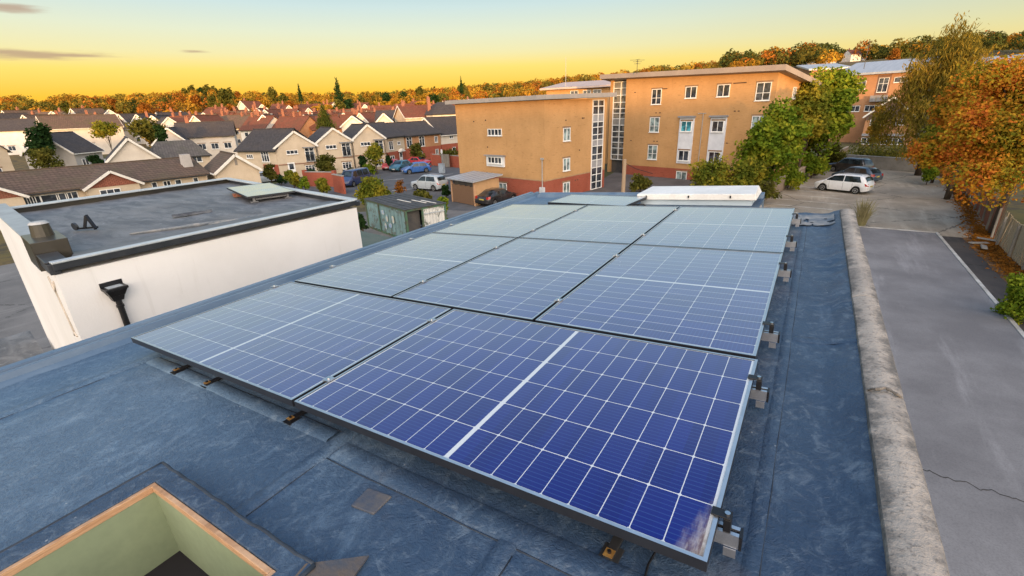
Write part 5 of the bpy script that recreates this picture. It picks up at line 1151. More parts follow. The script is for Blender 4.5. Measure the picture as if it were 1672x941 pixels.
def car(lab, loc, rz, paint_m, kind='hatch', L_=4.15, Wd=1.76, group='parked cars', roof_h=None):
    """nose towards +x; origin on the ground at the centre"""
    t = thing('parked_car', lab, 'car', loc, rz, group)
    H = roof_h or {'hatch': 1.50, 'mpv': 1.62, 'suv': 1.66, 'van': 1.90, 'estate': 1.48, 'coupe': 1.42}[kind]
    X = lambda f_: (f_ - .5) * L_
    # side outline, fractions from tail (0) to nose (1): beltline and roof
    P_ = {'hatch': ([0, .03, .12, .20, .50, .60, .74, .80, .97, 1], [.80, .97, 1.32, H * .985, H, H * .965, 1.02, .97, .72, .55]),
          'mpv': ([0, .03, .08, .16, .50, .64, .80, .85, .975, 1], [.85, 1.02, 1.42, H * .985, H, H * .955, 1.06, .98, .76, .58]),
          'suv': ([0, .02, .08, .16, .52, .60, .73, .78, .975, 1], [.85, 1.05, 1.45, H * .985, H, H * .965, 1.12, 1.06, .90, .62]),
          'van': ([0, .01, .03, .06, .60, .72, .84, .88, .975, 1], [.90, 1.2, 1.75, H * .99, H, H * .97, 1.16, 1.05, .85, .6]),
          'estate': ([0, .02, .07, .14, .52, .61, .73, .78, .975, 1], [.80, .98, 1.33, H * .985, H, H * .965, 1.0, .96, .74, .55]),
          'coupe': ([0, .03, .12, .30, .50, .58, .73, .79, .975, 1], [.75, .92, 1.02, H * .96, H, H * .97, .98, .93, .72, .55])}[kind]
    belt = {'hatch': .93, 'mpv': .98, 'suv': 1.03, 'van': 1.08, 'estate': .92, 'coupe': .88}[kind]
    fr = sorted(set([0, .012, .03, .06, .10, .135, .155, .175, .195, .215, .235, .255, .30, .36, .42, .50, .56, .60, .64, .68, .72, .745, .765, .785, .805, .825, .845, .865, .89, .92, .95, .975, .99, 1]))
    wf, wr, R_ = .815, .195, .315
    mb = MB(); rings = []
    for f_ in fr:
        zt_ = lerp1(f_, *P_); hw = Wd / 2 * (1 - .20 * max(0, (f_ - .86) / .14) ** 2.2 - .10 * max(0, (.10 - f_) / .10) ** 2)
        zb_ = .22 + .10 * max(0, (f_ - .93) / .07) + .10 * max(0, (.07 - f_) / .07)
        for w_ in (wf, wr):
            dx = abs(X(f_) - X(w_))
            if dx < R_ + .06: zb_ = max(zb_, .315 + math.sqrt(max(0, (R_ + .06) ** 2 - dx * dx)) - .0)
        zs = min(belt, zt_ - .02); up = max(0, zt_ - belt); tw = hw - .03 - .30 * min(1, up / .6) * .62
        zs = max(zs, zb_ + .03)
        prof = [(hw - .05, zb_), (hw, max(zb_ + .02, .45)), (hw + .005, max(zb_ + .025, .66)), (hw - .03, zs), (tw + .02 if up > .05 else hw - .09, max(zs + .003, zt_ - .07)), (tw * .86 if up > .05 else hw * .72, max(zs + .006, zt_ - .012)), (0, max(zs + .008, zt_ + .012))]
        o = len(mb.v); full = [(-a_, z) for a_, z in prof[:-1]] + [prof[-1]] + [(a_, z) for a_, z in prof[:-1]][::-1]
        mb.v += [(X(f_), a_, z) for a_, z in full]; rings.append((o, len(full)))
    for (a_, n), (b_, _) in zip(rings, rings[1:]):
        for k in range(n - 1): mb.face((a_ + k, a_ + k + 1, b_ + k + 1, b_ + k))
    mb.face([rings[0][0] + k for k in range(n)]); mb.face([rings[-1][0] + k for k in range(n)][::-1])
    mb.build('body', paint_m, t, smooth=True)
    mb = MB(); mb.box(X(.06), X(.94), -Wd / 2 + .22, Wd / 2 - .22, .18, .5); mb.build('underside', under_m, t)
    # glazing laid 6 mm outside the body
    def side_pane(f0, f1, slope0, slope1, sgn):
        m = MB(); nn = 8; o = len(m.v)
        for k in range(nn + 1):
            for top in (0, 1):
                a_ = f0 + slope0 * top; b_ = f1 - slope1 * top; f_ = a_ + (b_ - a_) * k / nn
                zt_ = lerp1(f_, *P_); up = max(0, zt_ - belt); hw = Wd / 2; tw = hw - .03 - .30 * min(1, up / .6) * .62
                z = belt + .035 if not top else max(belt + .06, zt_ - .105)
                s_ = (z - belt) / max(.05, zt_ - .07 - belt); y_ = (hw - .03) + (tw + .02 - hw + .03) * s_ + .008
                m.v.append((X(f_), sgn * y_, z))
        for k in range(nn): m.face((o + 2 * k, o + 2 * k + 2, o + 2 * k + 3, o + 2 * k + 1))
        return m.build('side_window', carglass, t)
    fr_a = P_[0]; a0 = {'hatch': .15, 'mpv': .12, 'suv': .12, 'van': .62, 'estate': .10, 'coupe': .26}[kind]; mid = {'van': .63, 'coupe': .44}.get(kind, .44)
    fend = P_[0][6] - .02
    for sgn in (-1, 1):
        if kind == 'van': side_pane(.60, fend, .0, .085, sgn); side_pane(.36, .585, .0, .0, sgn); side_pane(.08, .335, .02, .0, sgn)
        else: side_pane(a0, mid - .008, .055 if kind != 'coupe' else .08, 0, sgn); side_pane(mid + .008, fend, 0, .115, sgn)
    def cross_pane(f0, f1, name):
        m = MB(); o = 0
        for k in range(5):
            f_ = f0 + (f1 - f0) * k / 4; zt_ = lerp1(f_, *P_); up = max(0, zt_ - belt); tw = (Wd / 2 - .03 - .30 * min(1, up / .6) * .62) * .84
            n_ = 1 if f1 > .4 else -1
            for y_ in (-tw, -tw * .5, 0, tw * .5, tw): m.v.append((X(f_) + n_ * .010, y_, zt_ + .022 - .028 * (abs(y_) / tw) ** 2))
        for k in range(4):
            for q in range(4): a_ = k * 5 + q; m.face((a_, a_ + 1, a_ + 6, a_ + 5))
        return m.build(name, carglass, t, smooth=True)
    cross_pane(P_[0][5] + .01, P_[0][6] - .005, 'windscreen'); cross_pane(P_[0][1] + .012, P_[0][2] + (.015 if kind != 'coupe' else .12), 'rear_window')
    for f_ in (wf, wr):
        for sgn in (-1, 1):
            w = MB(); yy = sgn * (Wd / 2 - .115); w.disc((X(f_), yy, .315), (0, 1, 0), .315, .20, 22); wh = w.build('wheel', tyre_m, t, bevel=.02)
            r_ = MB(); r_.disc((X(f_), yy + sgn * .102, .315), (0, 1, 0), .215, .012, 20); rm = r_.build('rim', rim_m, wh)
            sp = MB()
            for k in range(5):
                a_ = 2 * PI * (k + .5) / 5; a2 = 2 * PI * .085; q = [(X(f_) + math.cos(a_ + d_) * rr, yy + sgn * .109, .315 + math.sin(a_ + d_) * rr) for rr, d_ in ((.075, -a2), (.19, -a2 * .8), (.19, a2 * .8), (.075, a2))]
                sp.add(q, [(0, 1, 2, 3)])
            sp2 = sp.build('rim_gap', under_m, wh)
    for sgn in (-1, 1):
        m = MB(); y0_, y1_ = sgn * (Wd / 2 - .46), sgn * (Wd / 2 - .125); zz = lerp1(.97, *P_) - .06
        m.hexa([(X(.985), y0_, zz - .10), (X(.94), y1_, zz - .08), (X(.92), y1_ + sgn * .03, zz - .06), (X(.92), y0_, zz - .1)], [(X(.972), y0_, zz + .035), (X(.925), y1_, zz + .06), (X(.90), y1_ + sgn * .03, zz + .07), (X(.90), y0_, zz + .06)]); m.build('headlight', lampw, t)
        m = MB(); m.hexa([(X(0) - .012, sgn * (Wd / 2 - .34), .72), (X(0) - .012, sgn * (Wd / 2 - .10), .72), (X(.04), sgn * (Wd / 2 - .005), .74), (X(.04), sgn * (Wd / 2 - .3), .74)], [(X(.012) - .02, sgn * (Wd / 2 - .34), .90), (X(.012) - .02, sgn * (Wd / 2 - .12), .92), (X(.06), sgn * (Wd / 2 - .012), .95), (X(.06), sgn * (Wd / 2 - .3), .93)]); m.build('tail_light', lampr, t)
        m = MB(); xm = X(P_[0][6] - .035); m.hexa([(xm - .06, sgn * (Wd / 2 - .02), belt + .0), (xm + .06, sgn * (Wd / 2 - .02), belt + .0), (xm + .04, sgn * (Wd / 2 + .17), belt + .02), (xm - .05, sgn * (Wd / 2 + .17), belt + .02)], [(xm - .06, sgn * (Wd / 2 - .02), belt + .12), (xm + .05, sgn * (Wd / 2 - .02), belt + .12), (xm + .03, sgn * (Wd / 2 + .17), belt + .14), (xm - .05, sgn * (Wd / 2 + .17), belt + .14)]); m.build('mirror', paint_m, t, bevel=.02)
        m = MB(); yy = sgn * (Wd / 2 + .006)
        for fx_ in (mid, .27 if kind != 'van' else .34, .70):
            m.box(X(fx_) - .006, X(fx_) + .006, yy - .004, yy + .002, .36, belt - .05)
        m.build('door_line', under_m, t); m = MB()
        for fx_ in (mid - .045, mid + .17): m.box(X(fx_) - .07, X(fx_) + .07, yy - .005, yy + .02, belt - .14, belt - .11)
        m.build('handle', paint_m, t)
    m = MB(); m.box(X(0) - .016, X(0) + .01, -.26, .26, .62, .73); m.build('number_plate', plate_y, t)
    m = MB(); m.box(X(1) - .02, X(1) + .014, -.42, .42, .36, .50); m.build('grille', under_m, t)
    m = MB(); m.box(X(1) - .01, X(1) + .020, -.26, .26, .39, .48); m.build('number_plate', plate_w, t)
    if kind in ('suv', 'mpv', 'estate'):
        for sgn in (-1, 1): m = MB(); m.tube([(X(.16), sgn * Wd * .30, H + .0), (X(.20), sgn * Wd * .30, H + .035), (X(.52), sgn * Wd * .30, H + .04), (X(.56), sgn * Wd * .30, H + .0)], .018, 6); m.build('roof_bar', alu if kind == 'suv' else blackp, t)
    return t
cw_, cdb, cbk, cred, cbl, ctl, csv, cnv = [car_paint(n, c) for n, c in (('white_paint', (.74, .75, .76)), ('dark_blue_paint', (.03, .055, .09)), ('black_paint', (.012, .012, .014)), ('red_paint', (.45, .03, .04)), ('blue_paint', (.035, .12, .36)), ('teal_paint', (.025, .11, .17)), ('silver_paint', (.36, .40, .43)), ('navy_paint', (.015, .03, .10)))]
def place(px, py, ahead=None): return at_z(px, py, ZG)
def two(pa, pb):                      # centre and heading of a car from the ground points under its tail and its nose
    a_, b_ = at_z(*pa, ZG), at_z(*pb, ZG); c = (a_ + b_) / 2; return (c[0], c[1], ZG + .012), math.atan2(b_[1] - a_[1], b_[0] - a_[0])
l, a_ = two((1413, 319), (1328, 310)); nd = np.array([-math.sin(a_), math.cos(a_)]); 
car('white people carrier parked nearest in the car park, nose to the low wall', (l[0] - nd[0] * .75, l[1] - nd[1] * .75, l[2]), a_, cw_, 'mpv', 4.35)
yawc = a_
c = np.array([l[0], l[1]]) - nd * .75
l2, a2 = two((1428, 300), (1366, 293)); car('dark blue hatchback parked just behind the white people carrier', l2, a2, cdb, 'hatch', 4.1)
l3, a3 = two((1420, 287), (1362, 281)); car('black car parked farthest along the low wall, behind the dark blue hatchback', (l3[0] - .2, l3[1] + 1.2, l3[2]), a3, cbk, 'suv', 4.2)
l, a_ = two((700, 281), (660, 284)); car('bright blue hatchback parked at the right end of the street group', l, a_ + .15, cbl, 'hatch', 4.0)
l, a_ = two((668, 277), (640, 281)); car('teal blue car parked between the small red car and the bright blue hatchback', l, a_ + .35, ctl, 'hatch', 3.9)
l, a_ = two((652, 275), (628, 279)); car('small red car parked at the left end of the street group', l, a_ + .3, cred, 'hatch', 3.6)
l, a_ = two((668, 270), (700, 271)); car('red car parked behind the bright blue hatchback', l, a_, cred, 'coupe', 4.2)
l, a_ = two((597, 298), (562, 307)); car('dark navy van parked by the short brick wall end', l, a_, cnv, 'van', 4.6, 1.85)
l, a_ = two((722, 312), (682, 308)); car('silver estate car parked by the hedge beyond the blue container', l, a_ + .1, csv, 'suv', 4.2)
l, a_ = two((790, 338), (832, 327)); car('black coupe parked against the lower yellow block, beside the bin store', l, a_, cbk, 'coupe', 4.2)
l, a_ = two((422, 300), (446, 297)); car('silver car half hidden by shrubs near the beige gabled house', l, a_, csv, 'hatch', 4.0)
car('black car half hidden behind the leaning board fence at the right', (11.3, 25.2, ZG + .02), 1.5, cbk, 'hatch', 4.2)

# ================================================================== TREES AND PLANTS
def leaves(mb, rg, lobes, n, size, flat=.75, droop=0.0):
    """n small bent leaf sprays spread through the lobes (cx,cy,cz,rx,ry,rz)"""
    wts = np.array([l_[3] * l_[4] * l_[5] for l_ in lobes]) ** .72; wts = wts / wts.sum()
    which = rg.choice(len(lobes), n, p=wts); Lb = np.array(lobes)[which]
    d = rg.normal(size=(n, 3)); d /= np.linalg.norm(d, axis=1)[:, None]
    r = rg.random(n) ** .42; bump = 1 + .22 * np.sin(d[:, 0] * 7 + which) * np.sin(d[:, 1] * 6 + which * 2) + .15 * np.sin(d[:, 2] * 9 + which)
    c = Lb[:, :3] + d * (r * bump)[:, None] * Lb[:, 3:]
    nrm = d * .55 + rg.normal(size=(n, 3)) * .55 + np.array([0, 0, .35]); nrm /= np.linalg.norm(nrm, axis=1)[:, None]
    ref = rg.normal(size=(n, 3)); u = np.cross(nrm, ref); u /= np.linalg.norm(u, axis=1)[:, None]; v = np.cross(nrm, u)
    u[:, 2] -= droop; s = size * (.6 + .8 * rg.random(n))[:, None]; k = flat
    q = [c - u * s, c - v * s * k + nrm * s * .12, c + u * s, c + v * s * k + nrm * s * .12]
    o = len(mb.v); allv = np.stack(q, 1).reshape(-1, 3); mb.v += [tuple(p) for p in allv.tolist()]
    mb.f += [(o + 4 * i, o + 4 * i + 1, o + 4 * i + 2, o + 4 * i + 3) for i in range(n)]; mb.mi += [0] * n
def nonormals(mb, name, mat, parent):
    me = bpy.data.meshes.new(name); me.from_pydata(mb.v, [], mb.f); me.materials.append(mat); me.update(); o = bpy.data.objects.new(name, me); COL.objects.link(o)
    if parent is not None: o.parent = parent
    return o
def trunk_mesh(mb, h, r, lobes, rg, lean=(0, 0), zb=-.3):
    top = (lean[0], lean[1], h); mb.tube([(0, 0, zb), (lean[0] * .3, lean[1] * .3, h * .4), top], [r, r * .8, r * .5], 9)
    for l_ in lobes:
        st = .45 + .5 * rg.random(); p0 = (lean[0] * st, lean[1] * st, h * st); e = (l_[0], l_[1], l_[2] + .2 * l_[5])
        if e[2] < p0[2]: p0 = (p0[0], p0[1], max(.2, e[2] * .6))
        m_ = tuple((a_ + b_) / 2 + rg.normal() * .12 for a_, b_ in zip(p0, e)); mb.tube([p0, m_, e], [r * .42, r * .26, r * .08], 6)
def tree(name, lab, cat, loc, lobes, n, size, mat, trunk=(2.0, .16), group=None, seed=1, flat=.7, droop=0., lean=(0, 0), bare=0):
    rg = np.random.default_rng(seed); t = thing(name, lab, cat, loc, 0, group)
    mb = MB(); leaves(mb, rg, lobes, n, size, flat, droop); nonormals(mb, 'crown', mat, t)
    mb = MB(); trunk_mesh(mb, trunk[0], trunk[1], lobes, rg, lean)
    for k in range(bare):
        l_ = lobes[k % len(lobes)]; d = rg.normal(size=3); d[2] = abs(d[2]); d /= np.linalg.norm(d); e = (l_[0] + d[0] * l_[3] * 1.15, l_[1] + d[1] * l_[4] * 1.15, l_[2] + d[2] * l_[5] * 1.2)
        mb.tube([(l_[0], l_[1], l_[2]), e], [.035, .008], 4)
    mb.build('trunk', bark, t, smooth=True); return t
def clump(rg, cx, cy, cz, R, H, k, rr=.5):
    out = []
    for i in range(k):
        a_ = 2 * PI * i / k * 1.618 + rg.random(); q = rg.random() ** .5; z = rg.random()
        out.append((cx + R * q * (1 - .45 * z) * math.cos(a_), cy + R * q * (1 - .45 * z) * math.sin(a_), cz + H * (z - .5), R * rr * (.7 + .6 * rg.random()), R * rr * (.7 + .6 * rg.random()), R * rr * (.65 + .5 * rg.random())))
    return out
green = leafmat('green_leaves', [(.045, .088, .010), (.125, .19, .018), (.23, .27, .024), (.36, .31, .028)])
yelgreen = leafmat('yellow_green_leaves', [(.055, .080, .012), (.15, .17, .022), (.28, .24, .028), (.40, .30, .034)])
olive = leafmat('olive_leaves', [(.045, .055, .013), (.11, .11, .022), (.20, .17, .035)])
dkgreen = leafmat('dark_green_leaves', [(.010, .025, .010), (.022, .05, .016), (.045, .075, .02)], .2)
orange = leafmat('orange_leaves', [(.085, .105, .015), (.22, .20, .022), (.40, .27, .026), (.54, .24, .026), (.54, .16, .028), (.42, .10, .026)])
gold_l = leafmat('gold_leaves', [(.09, .08, .016), (.24, .16, .022), (.40, .23, .026), (.44, .20, .024)])
willow_l = leafmat('willow_leaves', [(.07, .065, .015), (.17, .14, .025), (.28, .20, .03), (.36, .22, .035)])
rust_l = leafmat('rust_leaves', [(.10, .05, .014), (.28, .11, .02), (.40, .16, .024)])
R_ = np.random.default_rng
def tree_px(name, lab, cat, px, D, ytop, ybot, halfpx, n, size, mat, k=9, seed=1, group=None, base=ZG, rr=.5, trunk_r=.16, droop=0., bare=0, flat=.7, xy=None):
    """tree whose crown spans rows ytop..ybot at distance D; placed by ground position, real height"""
    zt_, zb_ = z_at(px, ytop, D), z_at(px, ybot, D); p = at_d(px, D, (zt_ + zb_) / 2); R = halfpx * D / FPX; H = zt_ - zb_; zc = (zt_ + zb_) / 2 - base
    rg = R_(seed); lb = clump(rg, 0, 0, zc, R * .78, H * .74, k, rr); lb.append((0, 0, zc, R * .6, R * .6, H * .42))
    if zb_ < base + .3: lb = [l_ for l_ in lb]
    return tree(name, lab, cat, (p[0], p[1], base), lb, n, size, mat, (max(1.0, zc * .75), trunk_r), group, seed, flat, droop, bare=bare)
# by the car park wall
tree_px('green_tree', 'round bright green tree nearest the car park, left of the low wall', 'tree', 1262, 41, 168, 316, 62, 16000, .155, green, 16, 3, trunk_r=.2, bare=10)
tree_px('green_tree', 'taller green tree with sunlit yellow top, behind the nearest bright green tree', 'tree', 1350, 50, 116, 262, 58, 17000, .18, green, 16, 4, trunk_r=.22, bare=8)
tree_px('yellow_tree', 'yellow topped tree against the end of the taller yellow block', 'tree', 1322, 47, 122, 235, 44, 8000, .16, yelgreen, 10, 5, trunk_r=.15, bare=8)
tree_px('yellow_shrub', 'loose yellow green shrub in front of the two white bay strips', 'shrub', 1160, 41, 262, 322, 48, 4200, .12, yelgreen, 11, 6, trunk_r=.06, bare=14)
tree_px('yellow_shrub', 'yellow green shrub between the white rooflight and the nearest green tree', 'shrub', 1222, 40, 255, 330, 40, 3800, .12, yelgreen, 10, 7, trunk_r=.06, bare=14)
tree_px('dry_shrub', 'dry brownish shrub at the foot of the low wall beside the car park', 'shrub', 1250, 38, 292, 332, 22, 1300, .09, olive, 6, 8, trunk_r=.04, bare=16)
tree_px('hedge', 'low dark hedge with a brick wall, right of the glazed stairwell', 'hedge', 1046, 45, 288, 312, 20, 1500, .12, olive, 8, 9, trunk_r=.05)
tree_px('ivy', 'dark undergrowth on the low wall under the nearest bright green tree', 'shrub', 1290, 44.5, 268, 305, 26, 2600, .12, green, 8, 70, trunk_r=.05)
tree_px('ivy', 'dark undergrowth on the low wall between the two green trees', 'shrub', 1328, 50, 252, 288, 26, 2600, .13, green, 8, 71, trunk_r=.05)
tree_px('ivy', 'undergrowth on the low wall under the taller green tree', 'shrub', 1362, 57, 236, 270, 24, 2600, .14, olive, 8, 72, trunk_r=.05)
# right-hand big trees
tree_px('orange_tree', 'big orange and green autumn tree leaning over the fence at the right edge', 'tree', 1682, 26, 88, 325, 140, 62000, .085, orange, 26, 10, rr=.42, trunk_r=.25, bare=16)
tree_px('orange_tree', 'orange autumn tree just behind the big one, over the leaf litter', 'tree', 1582, 36, 118, 292, 74, 28000, .105, orange, 18, 11, rr=.45, trunk_r=.22, bare=10)
tree_px('yellow_tree', 'low yellow green tree overhanging the dark red fence', 'tree', 1540, 44, 185, 282, 36, 6500, .14, yelgreen, 11, 12, trunk_r=.14, bare=6)
def willow(lab, px, D, ytop, ybot, halfpx, n, seed, mat):
    base = ZG; zt_, zb_ = z_at(px, ytop, D), z_at(px, ybot, D); p = at_d(px, D, (zt_ + zb_) / 2); R = halfpx * D / FPX; H = zt_ - zb_; z0 = zb_ - base; rg = R_(seed); lb = []
    for a_, q, h0, h1 in ((0, 0, .35, 1.0), (.6, .55, .28, .82), (2.2, .6, .25, .90), (3.6, .55, .25, .80), (4.9, .6, .2, .74), (5.6, .35, .4, .93), (1.4, .3, .35, .95), (2.9, .85, .05, .5), (.2, .85, .05, .55), (4.3, .8, .02, .5)):
        x, y_ = R * q * math.cos(a_), R * q * math.sin(a_); lb.append((x, y_, z0 + H * (h0 + h1) / 2, R * .34, R * .34, H * (h1 - h0) / 2))
    return tree('willow_tree', lab, 'tree', (p[0], p[1], base), lb, int(n * 1.5), .16, mat, (z0 + H * .5, .32), None, seed, .28, .9, bare=26)
willow('tall feathery willow with drooping brown gold foliage, left of the orange tree', 1535, 47, 42, 262, 72, 17000, 13, willow_l)
tree_px('gold_tree', 'thin golden tree in front of the brown timber house beyond the car park', 'tree', 1432, 66, 165, 250, 17, 1800, .15, gold_l, 7, 14, trunk_r=.1, bare=8)
tree_px('dry_shrub', 'row of dry shrubs behind the retaining wall at the end of the car park', 'shrub', 1440, 64, 243, 268, 62, 4200, .14, olive, 16, 15, trunk_r=.05, bare=12)
tree_px('fence_bush', 'green bush growing at the foot of the leaning fence, right edge', 'bush', 1668, 17, 440, 540, 34, 4200, .06, green, 10, 16, trunk_r=.03, bare=8)
tree_px('fence_bush', 'small ivy bush under the yellow tree at the dark red fence', 'bush', 1518, 44, 262, 300, 16, 1700, .11, green, 7, 17, trunk_r=.04)
# street trees and bushes, left
for lab, px, D, y0_, y1_, hw, n, s_, mt, sd, nm in (
    ('small olive street tree in front of the leftmost white gable', 530, 61, 246, 288, 21, 1900, .16, olive, 20, 'street_tree'), ('small olive street tree in front of the rightmost white gable', 612, 66, 234, 274, 20, 1900, .16, yelgreen, 21, 'street_tree'),
    ('round olive tree in front of the brick terrace house', 681, 76, 231, 262, 14, 1300, .17, olive, 22, 'street_tree'), ('dark ivy column on the terrace wall between two gables', 592, 69, 250, 280, 9, 900, .15, dkgreen, 23, 'ivy_column'),
    ('pointed dark green cypress beside the red car', 634, 70, 250, 272, 6, 700, .14, dkgreen, 24, 'cypress'), ('clipped dark bush left of the terrace entrance', 508, 63, 275, 288, 10, 800, .14, dkgreen, 25, 'bush'), ('clipped dark bush right of the leftmost gable entrance', 573, 66, 273, 285, 11, 800, .14, dkgreen, 26, 'bush'),
    ('olive shrub by the beige gabled house', 440, 57, 265, 296, 13, 1300, .14, olive, 27, 'shrub'), ('round dark bush in front of the cream end terrace', 458, 60, 286, 300, 8, 700, .12, dkgreen, 28, 'bush'), ('yellow green shrub left of the garden wall', 478, 55, 278, 306, 15, 1500, .13, yelgreen, 29, 'shrub'), ('small green shrub before the garden wall', 497, 53, 290, 308, 10, 900, .12, green, 30, 'shrub'),
    ('bright yellow shrub in front of the red brick garden wall', 527, 50, 293, 317, 14, 1500, .12, yelgreen, 31, 'yellow_shrub'), ('large spreading olive yellow bush behind the white building', 610, 38.5, 290, 342, 38, 4800, .11, yelgreen, 32, 'large_bush'), ('thin bare brown shrub beside the large olive bush', 652, 43, 292, 318, 12, 500, .08, rust_l, 33, 'dry_shrub'),
    ('green hedge between the blue container and the silver car', 690, 38, 308, 345, 22, 2600, .11, olive, 34, 'hedge'), ('green and orange hedge at the right of the blue container', 722, 36, 318, 362, 15, 2100, .10, green, 35, 'hedge'), ('dark clipped bush left of the bin store', 728, 46, 302, 322, 8, 900, .11, dkgreen, 36, 'bush'),
    ('ivy climbing at the left end of the blue container', 590, 33, 345, 378, 9, 1000, .09, dkgreen, 37, 'ivy'), ('planting on top of the brick wall left of the yellow block', 736, 73, 244, 256, 20, 900, .14, olive, 38, 'wall_planting'), ('small lawn hedge behind the parked red car', 600, 67, 272, 280, 18, 900, .14, green, 39, 'hedge'),
    # between the houses, left
    ('dark green spreading conifer right of the arched window house', 64, 66, 202, 262, 26, 3600, .2, dkgreen, 40, 'conifer'), ('brown bare shrubs under the dark conifer', 70, 60, 240, 282, 26, 2000, .15, olive, 41, 'shrub'), ('dark bush beside the grey white house', 155, 66, 252, 272, 12, 800, .16, dkgreen, 42, 'bush'),
    ('broad green tree behind the left hand houses', 240, 95, 190, 226, 34, 2600, .26, olive, 43, 'broadleaf_tree'), ('yellow tree behind the left hand houses', 172, 98, 202, 222, 26, 1700, .24, yelgreen, 44, 'yellow_tree'),
    ('dark bushy tree beside the hipped roof house', 262, 80, 205, 235, 12, 1200, .2, dkgreen, 45, 'broadleaf_tree')):
    tree_px(nm, lab, 'tree' if 'tree' in nm or nm in ('conifer', 'cypress') else ('hedge' if nm == 'hedge' else 'shrub'), px, D, y0_, y1_, hw, n, s_, mt, 8, sd, trunk_r=.09)
def conifer(lab, px, D, ytop, ybot, halfpx, n, size, mat, seed):
    zt_, zb_ = z_at(px, ytop, D), z_at(px, ybot, D); p = at_d(px, D, (zt_ + zb_) / 2); R = halfpx * D / FPX; H = zt_ - zb_; z0 = zb_ - ZG; lb = []
    for k in range(9): f_ = k / 8; lb.append((.08 * R * math.sin(k * 2), .08 * R * math.cos(k * 3), z0 + H * (.08 + .86 * f_), R * (1 - .86 * f_), R * (1 - .86 * f_), H * .13))
    return tree('conifer', lab, 'tree', (p[0], p[1], ZG), lb, n, size, mat, (z0 + H * .9, .15), None, seed, .35, .7)
conifer('pointed yellow green evergreen rising behind the terrace roofs', 529, 92, 172, 212, 17, 2600, .2, leafmat('evergreen_leaves', [(.03, .05, .012), (.08, .10, .02), (.14, .14, .03)]), 50)
conifer('tall dark cedar on the skyline above the terrace', 553, 190, 130, 184, 12, 1500, .5, dkgreen, 51)
conifer('narrow dark cypress on the skyline left of the tall cedar', 489, 210, 138, 164, 4, 500, .4, dkgreen, 52); conifer('narrow dark cypress on the skyline left of the lower yellow block', 753, 230, 126, 152, 3.5, 500, .4, dkgreen, 53)
# weeds: clump of dry stalks at the coping end
def stalks(lab, loc, n, h, spread, mat, seed, name='dry_grass_clump'):
    rg = R_(seed); mb = MB()
    for k in range(n):
        a_ = rg.random() * 2 * PI; r0 = spread * rg.random() * .6; b = (r0 * math.cos(a_), r0 * math.sin(a_), 0); ln_ = h * (.5 + .5 * rg.random()); tx = rg.normal() * spread * .8; ty = rg.normal() * spread * .8
        w_ = .012 + .012 * rg.random(); m_ = (b[0] + tx * .4, b[1] + ty * .4, ln_ * .6); e = (b[0] + tx, b[1] + ty, ln_)
        mb.add([(b[0] - w_, b[1], 0), (b[0] + w_, b[1], 0), (m_[0] + w_, m_[1], m_[2]), (m_[0] - w_, m_[1], m_[2]), e], [(0, 1, 2, 3), (3, 2, 4)])
    o = nonormals(mb, name, mat, None); o.location = loc; return tag(o, lab, 'grass')
dry = leafmat('dry_stalks', [(.12, .11, .05), (.30, .26, .14), (.20, .20, .09)])
p = at_z(1405, 368, ZG + .1); stalks('clump of tall dry grass at the end of the parapet', (p[0], p[1], ZG + .1), 160, 1.9, .42, dry, 60)
# leaf litter on the verge, grass tufts along the fence
def ground_litter(name, lab, pts, n, size, mat, z, seed, hgt=.0):
    rg = R_(seed); mb = MB(); pts = np.array([p_[:2] for p_ in pts]); seg = rg.integers(0, len(pts) - 1, n); t_ = rg.random(n)
    c = pts[seg] * (1 - t_)[:, None] + pts[seg + 1] * t_[:, None] + rg.normal(size=(n, 2)) * .32; c3 = np.c_[c, z + .01 + .03 * rg.random(n)]
    u = rg.normal(size=(n, 3)); u[:, 2] *= .3 + hgt; u /= np.linalg.norm(u, axis=1)[:, None]; v = np.cross(u, rg.normal(size=(n, 3))); v /= np.linalg.norm(v, axis=1)[:, None]; s = size * (.5 + rg.random(n))[:, None]
    q = np.stack([c3 - u * s, c3 - v * s * .6, c3 + u * s, c3 + v * s * .6], 1); q[:, :, 2] = np.maximum(q[:, :, 2], z + .004); mb.v = [tuple(x) for x in q.reshape(-1, 3).tolist()]; mb.f = [(4 * i, 4 * i + 1, 4 * i + 2, 4 * i + 3) for i in range(n)]
    o = nonormals(mb, name, mat, None); return tag(o, lab, 'ground cover', kind='stuff')
ground_litter('fallen_leaves', 'fallen orange leaves along the verge by the fence', [(9.2, 26), (9.1, 33), (9.6, 38), (10.9, 50), (12.3, 64), (13.4, 78)], 9000, .07, rust_l, ZG + .012, 61)
ground_litter('verge_grass', 'rough grass and weeds at the foot of the leaning fence', [(9.0, 14), (9.2, 20), (9.3, 26)], 6000, .12, olive, ZG + .012, 62, 1.0)
for k, (px, py) in enumerate(((1598, 399), (1606, 406), (1612, 394))):
    p = at_z(px, py, ZG); mb = MB(); mb.hexa([(-.5, -.13, .0), (.5, -.13, .0), (.5, .13, .0), (-.5, .13, .0)], [(-.48, -.12, .09), (.5, -.13, .07), (.5, .13, .1), (-.5, .12, .07)]); o = mb.build('broken_slab', concrete, bevel=.015)
    o.location = (p[0], p[1], ZG + .03 + .02 * k); o.rotation_euler = (.05 * k, .06, .5 + .9 * k); tag(o, ['broken pale concrete slab on the verge by the fence corner, nearest the lane', 'broken pale concrete slab on the verge, lying crosswise beside the others', 'broken pale concrete slab on the verge, closest to the fence'][k], 'slab')

